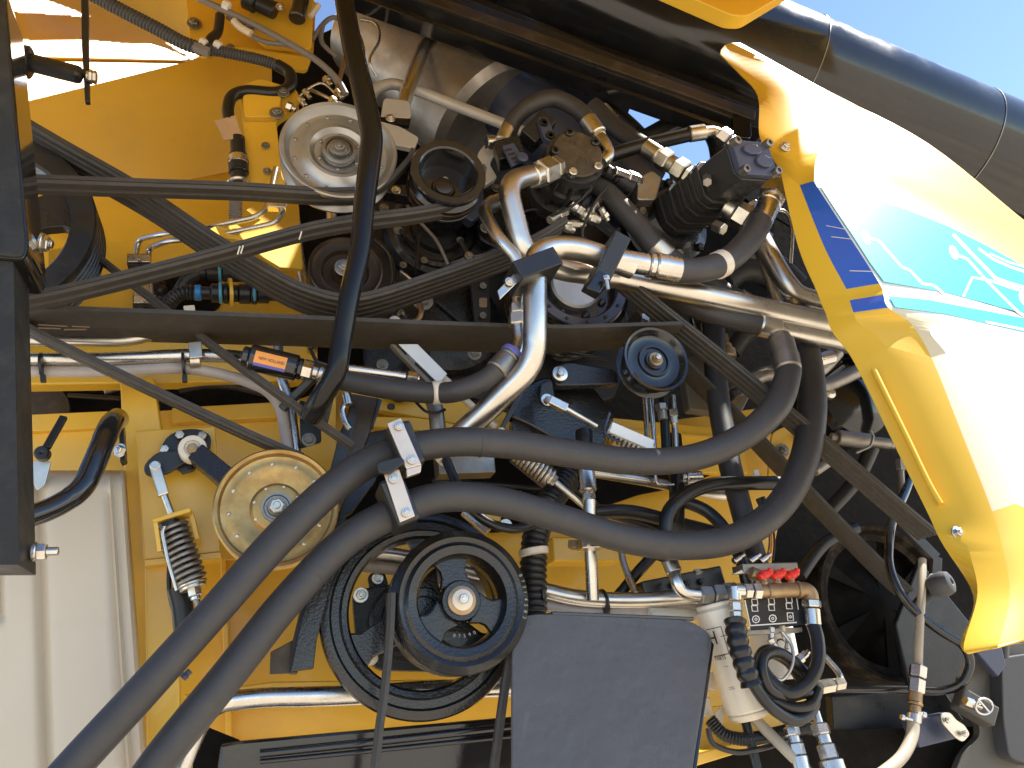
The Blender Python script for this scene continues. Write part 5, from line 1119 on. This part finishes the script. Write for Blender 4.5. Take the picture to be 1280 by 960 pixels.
# black valve block behind the elbow
t = T('black_valve_block', 'long black valve block slanting over the manifold', 'valve', (850, 720, .1))
bar('block_body', (800, 742, .12), (898, 722, .1), 26, 34, BLK2, t, bev=.004)
for x in (826, 842, 858, 876): bolt(x, 733 - (x - 826) * .12, .07, 4.5, BLK2, t, washer=False)
fit('brass_tap', (868, 716, .08), (890, 714, .08), [(0, .3, 5, 6), (.3, 1, 4, 12)], BRONZ, t)
# bottom black panel
t = T('lower_black_panel', 'glossy black pressed panel along the bottom left of centre', 'panel', (450, 930, .1))
plate('panel_sheet', [(268, 985), (276, 930), (300, 926), (650, 895), (655, 985)], .12, .03, BLK, t, bev=.006)
tube('pressed_rib', [(325, 942, .115), (480, 926, .115), (640, 908, .115)], 5, BLK, t); tube('pressed_rib', [(325, 952, .115), (480, 937, .115), (640, 920, .115)], 3, BLK, t)
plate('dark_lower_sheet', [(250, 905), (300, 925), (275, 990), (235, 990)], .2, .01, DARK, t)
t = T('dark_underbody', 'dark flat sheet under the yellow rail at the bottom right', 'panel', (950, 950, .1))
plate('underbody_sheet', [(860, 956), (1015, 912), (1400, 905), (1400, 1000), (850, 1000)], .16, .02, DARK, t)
# lower steel tube tail and dark gap left of the lower panel
# ================================================================ right side dark guard, pipe frame, plastic
t = T('belt_guard_sheet', 'large dark folded guard sheet behind the pipe loop', 'guard', (1080, 850, .4))
plate('guard_face', [(1040, 870), (1180, 862), (1205, 900), (1090, 940), (1045, 948)], .22, .03, BLK2, t, bev=.004)
plate('guard_foot', [(1135, 900), (1185, 890), (1210, 920), (1150, 935)], .10, .03, SLATE, t, bev=.004)
plate('guard_side', [(1150, 700), (1230, 800), (1230, 880), (1140, 870), (1120, 780)], .42, .02, BLK2, t, bev=.004)
t = T('catch_plate', 'small bright catch plate with two rivets at the lower right', 'plate', (1190, 905, .05))
plate('catch_sheet', rpoly([(1176, 892), (1188, 890), (1196, 900), (1206, 906), (1213, 918), (1204, 928), (1194, 922), (1178, 904)], 4), .06, .006, BRONZ, t); bolt(1183, 900, .055, 4, STEEL, t, washer=False); bolt(1204, 917, .055, 4, STEEL, t, washer=False)
t = T('pipe_loop_guard', 'bent black tube loop in front of the dark fan wheel', 'tube', (1150, 750, .1))
tube('tube_run', [(1145, 560, .25), (1136, 605, .2), (1112, 660, .12), (1110, 710, .1), (1130, 752, .08), (1170, 786, .06), (1205, 806, .04), (1215, 828, .04), (1204, 856, .06), (1180, 864, .1), (1110, 862, .15), (1040, 862, .2)], 5.5, BLK, t, bend=5)
t = T('folded_strap', 'black folded strap bolted beside the grey rubber knob', 'strap', (1160, 700, .08))
for a_, b_ in (((1128, 655), (1170, 698)), ((1170, 696), (1168, 735)), ((1168, 733), (1142, 762))): bar('strap_leg', (*a_, .10), (*b_, .10), 14, 6, BLK2, t, bev=.002)
bolt(1166, 723, .08, 4, STEEL, t)
kn = lathe('grey_rubber_stop', (1185, 728, .04), [(-24, 6), (-22, 12), (-14, 15), (-4, 15.5), (3, 13), (5, 9), (5, 5), (3, 4), (3, .1)], GREYD, None, ax=Vector((.5, -.9, .1)), seg=32); tag(kn, 'grey ribbed rubber knob beside the folded black strap', 'knob')
t = T('drain_pipe', 'beige upright drain pipe with steel union and brass clamp at lower right', 'pipe', (1147, 830, .05))
tube('pipe_upper', [(1153, 700, .11), (1152, 740, .08), (1149, 800, .06), (1148, 836, .06)], 5, CLEAR, t)
fit('steel_union', (1148, 832, .05), (1145, 866, .05), [(0, .44, 10.5, 6), (.5, 1, 10, 6)], STEEL, t)
fit('brass_spigot', (1145, 864, .05), (1143, 900, .05), [(0, .4, 8, 24), (.4, .5, 9, 24), (.5, .8, 7, 24), (.8, 1, 8.5, 24)], BRASS, t)
fit('hose_clip', (1143, 892, .05), (1142, 904, .05), [(0, 1, 9, 28)], STEEL, t); fit('clip_screw', (1126, 896, .04), (1140, 900, .04), [(0, .3, 3.5, 6), (.3, 1, 2.4, 12)], STEEL, t); fit('clip_screw', (1146, 890, .04), (1157, 894, .04), [(0, .6, 2.4, 12), (.6, 1, 3.5, 6)], STEEL, t)
tube('hose_lower', [(1142, 898, .05), (1140, 920, .04), (1128, 945, .02), (1105, 965, 0), (1080, 980, -.02)], 7.5, CLEAR, t)
t = T('grey_mudguard', 'grey moulded plastic guard in the bottom right corner', 'guard', (1250, 880, .0))
plate('guard_sheet', rpoly([(1215, 820, 2), (1250, 808, 8), (1300, 800, 2), (1300, 1000, 2), (1180, 1000, 2), (1205, 940, 10), (1225, 920, 6), (1222, 880, 6), (1200, 850, 6)], 8), .10, .02, GREYP, t, bev=.008)
plate('raised_face', rpoly([(1252, 822), (1300, 815), (1300, 960), (1262, 948), (1254, 900)], 10), .06, .05, GREYD, t, bev=.012)
tube('moulded_ridge', [(1256, 806, .07), (1256, 860, .07), (1262, 910, .07), (1285, 955, .07)], 5, GREYP, t)
plate('bevelled_fin', [(1215, 808), (1252, 806), (1258, 832), (1248, 846)], .05, .02, SLATE, t, bev=.003)
t = T('ring_pin', 'silver lynch pin with pull ring on the grey plastic guard', 'pin', (1225, 883, .0))
fit('pin_body', (1206, 876, .03), (1226, 884, .03), [(0, .5, 6, 6), (.5, 1, 4, 12)], STEEL, t)
rg = [(1230 + 10.5 * math.cos(k * .3927), 883 + 10 * math.sin(k * .3927), .02) for k in range(17)]; tube('pull_ring', rg, 1.5, STEEL, t, seg=8, n=3); fit('pin_tongue', (1224, 876, .02), (1236, 890, .02), [(0, 1, 1.5, 8)], STEEL, t)
t = T('pin_holder', 'grey boxed holder under the ring pin', 'bracket', (1215, 890, .05)); bar('holder_box', (1196, 872, .07), (1240, 898, .05), 26, 24, GREYP, t, bev=.005)
# dark machinery behind the hood edge
t = T('rear_actuator', 'dull steel actuator crossing behind the hood edge', 'actuator', (1080, 550, .2))
fit('actuator_body', (1038, 546, .25), (1120, 556, .22), [(0, .1, 5, 12), (.1, .6, 10, 16), (.6, .9, 7, 16), (.9, 1, 6, 12)], DULL, t)
tube('wire_clip', [(1070, 566, .2), (1088, 558, .19), (1092, 545, .19), (1088, 538, .19)], 1.6, DULL, t, bend=3)
fit('rod_end', (1125, 575, .2), (1128, 620, .2), [(0, .3, 6, 6), (.3, 1, 4, 12)], DULL, t); bolt(1144, 651, .2, 4, DULL, t); fit('rod_end', (1018, 590, .25), (1050, 568, .25), [(0, 1, 6, 16)], DULL, t)
t = T('rear_reservoir', 'glossy dark reservoir behind the lower thick hose with a bright reflection', 'tank', (1060, 490, .4))
lathe('reservoir_body', (1070, 500, .45), [(-60, 52), (-10, 52), (0, 46), (6, 30), (8, .1)], BLK, t, seg=48)
tube('reservoir_neck', [(1030, 470, .4), (1055, 450, .35), (1075, 455, .3)], 9, BLK, t)
t = T('rear_pipes', 'cluster of dull steel elbows behind the upright hoses', 'pipe', (1000, 460, .3))
tube('pipe_run', [(935, 478, .28), (955, 468, .26), (985, 466, .25), (1020, 464, .25), (1045, 440, .25)], 10, DULL, t); tube('pipe_run', [(990, 485, .3), (1030, 482, .3), (1070, 465, .3)], 9, DULL, t)
fit('pipe_sleeve', (1018, 452, .22), (1040, 446, .22), [(0, 1, 9, 20)], STEEL, t)
t = T('grey_valve_body', 'dull grey valve bodies behind the multi groove belt', 'valve', (880, 470, .25))
plate('valve_plate', [(852, 450), (905, 430), (938, 495), (925, 520), (862, 512)], .32, .04, TAUPE, t, bev=.005)
fit('valve_spool', (898, 420, .28), (904, 450, .28), [(0, .4, 12, 24), (.4, .6, 14, 24), (.6, 1, 17, 24)], BRASS, t); fit('valve_spool', (905, 478, .24), (922, 500, .22), [(0, .6, 14, 24), (.6, 1, 10, 20)], BROWN, t)
plate('bright_window', rpoly([(864, 392), (888, 388), (892, 410), (872, 425)], 4), .3, .02, STEEL, t, bev=.003)
fit('elbow_union', (903, 370, .28), (915, 396, .28), [(0, 1, 12, 6)], SLATE, t)
# hose & tube lines below the tensioner pulley
t = T('small_line_group', 'group of small upright lines below the tensioner pulley', 'pipe', (822, 525, .15))
for x, r, m in ((806, 3.5, BRONZ), (815, 2.4, STEEL), (829, 6, HOSE2), (841, 4, BRONZ)): tube('line_run', [(x, 495, .16), (x + 2, 530, .15), (x + 4, 570, .14)], r, m, t)
fit('line_nut', (841, 512, .14), (843, 530, .14), [(0, .5, 6, 6), (.5, 1, 5, 12)], BRONZ, t); tube('line_run', [(812, 500, .13), (818, 560, .12), (820, 600, .12), (830, 606, .12), (842, 606, .12)], 2.2, STEEL, t); fit('line_nut', (826, 505, .14), (829, 525, .14), [(0, .4, 8, 6), (.4, 1, 6, 16)], DULL, t)
t = T('upper_right_bracket', 'bright small parts just above the tensioner pulley', 'bracket', (808, 400, .15))
fit('nut_body', (800, 405, .12), (816, 412, .12), [(0, .5, 8, 6), (.5, 1, 6, 12)], STEEL, t); plate('bright_tab', [(802, 392), (812, 390), (813, 408), (804, 408)], .12, .01, STEEL, t)
# tensioner left
t = T('tensioner_cam', 'black two lobed tensioner cam with bronze bolts and arm to the golden pulley', 'tensioner', (240, 563, .1))
plate('cam_plate', rpoly([(200, 562, 6), (208, 545, 10), (228, 536, 10), (252, 536, 10), (264, 545, 5), (262, 562, 5), (240, 590, 8), (215, 585, 8)], 8), .14, .014, BLK2, t, bev=.002)
plate('cam_lobe', rpoly([(180, 580, 10), (196, 565, 8), (225, 562, 5), (240, 572, 4), (225, 582, 5), (212, 590, 4), (192, 596, 8), (180, 592, 8)], 8), .115, .014, BLK2, t, bev=.002)
plate('cam_tooth', [(218, 583), (238, 578), (242, 588), (228, 592)], .13, .012, BLK2, t)
bar('idler_arm', (246, 568, .09), (300, 612, .07), 24, 26, CASTF, t, bev=.003); text('CVZ70', (258, 578, .07), (284, 602, .07), CAST, t, name='casting_letters') if False else None
lathe('boss_ring', (241, 562, .09), [(-8, 17), (6, 17), (8, 16), (8, 10), (5, 9.5), (5, .1)], CREAM, t, seg=40); bolt(241, 562, .08, 7, BRASS, t, washer=False)
for x, y in ((225, 544), (253, 545), (206, 562)): bolt(x, y, .13, 5.6, BRONZ, t, washer=False, h=.5)
t = T('tension_spring', 'coil spring on a threaded rod in a yellow bracket left of the golden pulley', 'spring', (225, 690, .1))
lathe('clevis_pin', (194, 582, .09), [(-2, 6.5), (2, 6.5), (3, 5), (3, .1)], BRONZ, t, seg=24)
bar('clevis', (194, 584, .10), (205, 620, .10), 13, 12, BRONZ, t, bev=.003); fit('threaded_rod', (204, 616, .10), (215, 645, .10), [(0, 1, 4.4, 16)], BRONZ, t)
fit('black_guide', (212, 650, .10), (228, 722, .10), [(0, 1, 11, 24)], PLAS, t)
helix('spring_coil', (214, 655, .10), (240, 730, .10), 17, 2.9, 10.5, DULL, t)
fit('end_washer', (240, 729, .10), (242, 736, .10), [(0, .4, 18, 28), (.4, 1, 16, 28)], BRONZ, t); fit('end_nut', (242, 735, .10), (245, 750, .10), [(0, .7, 9, 6), (.7, 1, 6, 12)], STEEL, t); fit('threaded_rod', (244, 746, .10), (254, 775, .10), [(0, 1, 4.4, 16)], DULL, t)
bar('bracket_top', (193, 655, .10), (240, 640, .10), 6, 34, YEL, t, bev=.003); bar('bracket_leg', (195, 654, .06), (200, 690, .06), 5, 10, YEL, t); bar('bracket_leg', (239, 641, .12), (247, 675, .12), 6, 18, YEL, t)
tube('wire_guard', [(206, 658, .05), (203, 665, .05), (210, 700, .05), (221, 738, .05)], 2.4, BRONZ, t, bend=3)
t = T('black_rod_boot', 'black rubber boot and cables hanging below the tension spring', 'boot', (230, 770, .15))
tube('boot_body', [(222, 735, .15), (228, 760, .15), (232, 800, .15)], 13, PLAS, t); tube('boot_cable', [(212, 700, .16), (212, 740, .16), (222, 780, .16), (228, 810, .16)], 3, PLAS, t)
fit('lower_lug', (228, 848, .1), (238, 838, .1), [(0, .5, 5, 8), (.5, 1, 4, 8)], SLATE, t)
# black handle pipe, lever, black hose upper-left of the tank
t = T('black_grab_handle', 'glossy black bent grab handle over the cream tank', 'handle', (110, 590, 0))
tube('handle_tube', [(146, 524, .12), (138, 530, .04), (122, 570, 0), (104, 612, -.02), (70, 634, -.04), (20, 652, -.08)], 14, BLK, t, bend=2.2, seg=24)
plate('handle_foot', [(147, 512), (153, 512), (157, 575), (150, 578)], .12, .03, BLK2, t); bolt(151, 563, .1, 6, STEEL, t, ax=Vector((-.6, -1, 0)))
t = T('rubber_latch', 'black rubber latch lever on a worn yellow tab', 'latch', (62, 555, .1))
bar('lever_blade', (80, 521, .1), (58, 560, .08), 9, 6, PLAS, t, bev=.002); lathe('lever_boss', (53, 567, .08), [(-6, 9), (4, 9), (6, 7), (6, 3), (4, .1)], PLAS, t, seg=24)
plate('worn_tab', rpoly([(42, 576), (64, 576), (56, 606), (46, 614), (40, 600)], 3), .09, .006, BRONZ, t)
t = T('dark_opening_parts', 'dim metal parts seen through the left opening above the tank', 'machinery', (90, 495, .5))
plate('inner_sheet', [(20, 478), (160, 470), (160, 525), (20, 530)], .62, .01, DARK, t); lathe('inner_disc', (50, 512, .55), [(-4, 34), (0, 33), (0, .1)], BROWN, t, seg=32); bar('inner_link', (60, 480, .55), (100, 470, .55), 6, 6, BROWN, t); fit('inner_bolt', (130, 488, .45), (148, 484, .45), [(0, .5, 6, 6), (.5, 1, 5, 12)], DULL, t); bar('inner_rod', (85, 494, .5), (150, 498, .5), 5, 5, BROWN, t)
H('corrugated black hose behind the column in the right opening', [(200, 490, .42), (204, 520, .42), (206, 545, .42)], 10, PLAS, corr=4)
H('dark cable crossing the right opening under the pinkish pipe', [(225, 488, .35), (260, 482, .33), (300, 485, .33), (360, 500, .33)], 4, BLK2)
H('small coil of black hose behind the thin lines clamp', [(196, 355, .34), (200, 365, .33), (200, 380, .34)], 10, PLAS, corr=8)
# ================================================================ worn print and pale marks lying on belts and hoses
bm2 = bpy.data.objects['drive_belt.001']
def onb(name, x0, y0, x1, y1, wd, Y, m, par, wdir=None):
    bar(name, (x0, y0, Y), (x1, y1, Y), wd, 1.2, m, par, bev=0)
for x in (297, 301, 374): onb('pale_mark', x, 318 - (x - 297) * .24, x + 3, 308 - (x - 297) * .24, 1.6, -.0875, CREAM, bm2)
bw = bpy.data.objects['drive_belt.004']
for x0, y0, x1, y1 in ((48, 406, 84, 408), (90, 408, 112, 409), (48, 410, 76, 411), (80, 412, 108, 412)): onb('worn_print', x0, y0, x1, y1, 1.3, -.018, BROWNL, bw)
# ================================================================ smaller parts crowding the bay
t = T('bar_foot', 'black forked foot where the bent bar meets the yellow body', 'bracket', (390, 500, -.02))
bar('foot_prong', (418, 462, -.10), (384, 520, -.04), 18, 20, BLK2, t, bev=.003); bar('foot_prong', (396, 468, .02), (352, 512, .05), 10, 14, BLK2, t, bev=.003); bar('foot_prong', (410, 480, .02), (398, 530, .05), 22, 10, BLK2, t, bev=.003)
t = T('dull_elbow_pipe', 'dull brown steel elbow left of the hook bend pipe end', 'pipe', (545, 520, .1)); tube('elbow_run', [(540, 496, .1), (545, 515, .1), (548, 538, .1), (556, 552, .1)], 10, DULL, t); tube('cable_tie', [(520, 503, .08), (532, 514, .06), (545, 516, .06), (556, 512, .08)], 1.8, PLAS, t)
t = T('thin_black_strap', 'thin black strap slanting beside the black cast bracket', 'strap', (632, 520, .06)); bar('strap_body', (650, 492, .06), (622, 546, .06), 6, 8, BLK2, t); bolt(626, 540, .05, 5, CREAM, t, washer=False)
t = T('washer_stack', 'bright washer and small yellow block above the double pulley', 'washer', (632, 658, .2)); lathe('washer_face', (632, 657, .2), [(-2, 8.5), (2, 8), (2, .1)], STEEL, t, seg=24); bar('yellow_block', (601, 645, .22), (624, 648, .22), 12, 20, YEL, t, bev=.002)
t = T('dark_elbow_hose', 'dark elbow hose arching behind the long steel pipe', 'hose', (960, 360, .2)); tube('hose_body', [(905, 352, .2), (930, 338, .2), (960, 345, .2), (985, 372, .2), (995, 400, .2)], 15, HOSE, t); tube('hose_body', [(918, 330, .3), (940, 318, .3), (972, 330, .3), (1000, 356, .3)], 12, HOSE, t)
t = T('rear_steel_elbow', 'short steel elbow behind the crimped hose sleeve', 'fitting', (955, 470, .25)); tube('elbow_run', [(936, 486, .28), (945, 474, .27), (962, 467, .26), (985, 466, .26)], 9, STEEL, t); fit('elbow_collar', (988, 452, .22), (994, 474, .22), [(0, .5, 8, 16), (.5, 1, 10, 16)], STEEL, t)
t = T('wiring_plug', 'small black plug with orange wires above the red handles', 'plug', (968, 650, .05)); fit('plug_body', (950, 622, .08), (958, 640, .08), [(0, .6, 6, 8), (.6, 1, 8, 8)], PLAS, t)
for k, m in enumerate((BRASS, ORANGE, INK)): tube('plug_wire', [(952 + k * 4, 640, .08), (960 + k * 3, 655, .07), (962 + k * 3, 680, .06), (958 + k * 4, 700, .05)], 1.3, m, t, seg=8)
plate('pale_flag', [(942, 588), (948, 587), (952, 606), (946, 608)], .1, .004, WHITE, t, bev=0)
t = T('rear_hose_run', 'dim black hoses in the dark space behind the hood edge', 'hose', (1060, 600, .4))
tube('hose_body', [(1030, 470, .42), (1070, 462, .4), (1105, 480, .38), (1130, 540, .36)], 11, PLAS, t); tube('hose_body', [(1035, 640, .45), (1070, 600, .42), (1090, 560, .4)], 9, PLAS, t); tube('hose_body', [(1000, 720, .4), (1030, 680, .4), (1070, 660, .4)], 8, PLAS, t)
t = T('pale_glint_cap', 'small shiny cap catching light behind the lower thick hose', 'cap', (1040, 492, .3)); lathe('cap_face', (1038, 490, .3), [(-6, 9), (0, 8), (3, 4), (3, .1)], STEEL, t, seg=20)
t = T('lower_thin_rods', 'thin rods and cable in the dark gap between the two thick hoses', 'rod', (620, 610, .2))
for a, b, r, m in (((540, 600, .3), (700, 612, .3), 3, BLK2), ((560, 614, .3), (690, 622, .3), 4, BLK), ((580, 640, .3), (610, 665, .28), 6, STEEL), ((700, 600, .3), (760, 640, .3), 3, BLK2)): tube('rod_run', [a, b], r, m, t)
t = T('engine_small_lines', 'thin engine lines and clips between the cup pulley and idler', 'pipe', (500, 320, .25))
for pts, r, m in (([(470, 300, .28), (488, 320, .26), (492, 350, .26), (484, 375, .26)], 3, BLK), ([(505, 250, .25), (520, 272, .25), (545, 300, .25), (560, 330, .26)], 2.2, DULL), ([(575, 300, .25), (590, 320, .25), (620, 312, .25)], 3, BLK), ([(640, 270, .2), (670, 262, .18), (700, 276, .16), (720, 300, .15)], 2, BLK2), ([(650, 460, .2), (680, 440, .2), (720, 442, .2), (760, 450, .2)], 3, BLK)): tube('line_run', pts, r, m, t, seg=10)
for x, y, r in ((520, 262, 5), (585, 322, 6), (700, 300, 5), (536, 352, 4), (614, 330, 6), (636, 288, 5)): bolt(x, y, .24, r, DULL, t, washer=False)
t = T('pump_side_lines', 'thin black sensor leads hanging off the left pump', 'cable', (700, 260, .1))
tube('lead_run', [(742, 222, .04), (730, 245, .05), (708, 262, .06), (690, 268, .08)], 1.8, INK, t); tube('lead_run', [(760, 232, .06), (742, 256, .07), (728, 290, .08), (735, 310, .1)], 1.8, INK, t)
t = T('right_pump_links', 'steel link fittings below the curved pressure hose end', 'fitting', (950, 270, .1))
tube('bent_line', [(968, 262, .12), (982, 266, .12), (990, 285, .12), (988, 330, .14)], 2.6, STEEL, t); fit('link_nut', (938, 262, .08), (958, 252, .06), [(0, .5, 9, 6), (.5, 1, 7, 16)], STEEL, t); fit('square_block', (948, 288, .16), (962, 300, .16), [(0, 1, 10, 4)], SLATE, t)
t = T('beam_underside_rods', 'dark rods and clips hanging under the black top beam', 'rod', (700, 110, .25))
for a, b, r, m in (((640, 72, .25), (740, 118, .22), 4, BLK2), ((690, 118, .3), (735, 146, .3), 9, BRASS), ((600, 60, .3), (650, 88, .3), 3, DULL), ((756, 130, .2), (772, 148, .2), 3, STEEL)): tube('rod_run', [a, b], r, m, t)
t = T('small_black_clamp', 'small black clamp and bolt right of the grey pulley', 'clamp', (500, 245, .2)); bar('clamp_body', (480, 240, .2), (512, 246, .2), 14, 20, CASTF, t, bev=.003); bolt(495, 238, .17, 4, STEEL, t); plate('silver_lug', rpoly([(468, 205), (480, 200), (492, 212), (486, 224), (470, 220)], 3), .18, .01, STEEL, t)
# wrap marks on the thick hoses
hA, hB = [o for o in bpy.data.objects if o.name.startswith('large_hose')][:2]
def wrapmark(x, y, Y, dx, dy, r, par): lathe('wrap_mark', (x, y, Y), [(-.6, r), (-.4, r + .35), (.4, r + .35), (.6, r)], GREYD, par, ax=(P(x + dx, y + dy, Y) - P(x, y, Y)), seg=32, closed=True)
for a in ((720, 568, -.07, 10, 1.3, 17.5), (600, 553.5, -.085, 10, .2, 18.4), (310, 716, -.145, 7, -8.2, 21)): wrapmark(*a, hA)
for a in ((645, 631, -.077, 10, 3.2, 18.3), (700, 648, -.07, 10, 3.2, 18), (392, 716, -.105, 7, -7.3, 20.6), (905, 676, -.043, 10, -2.3, 18)): wrapmark(*a, hB)
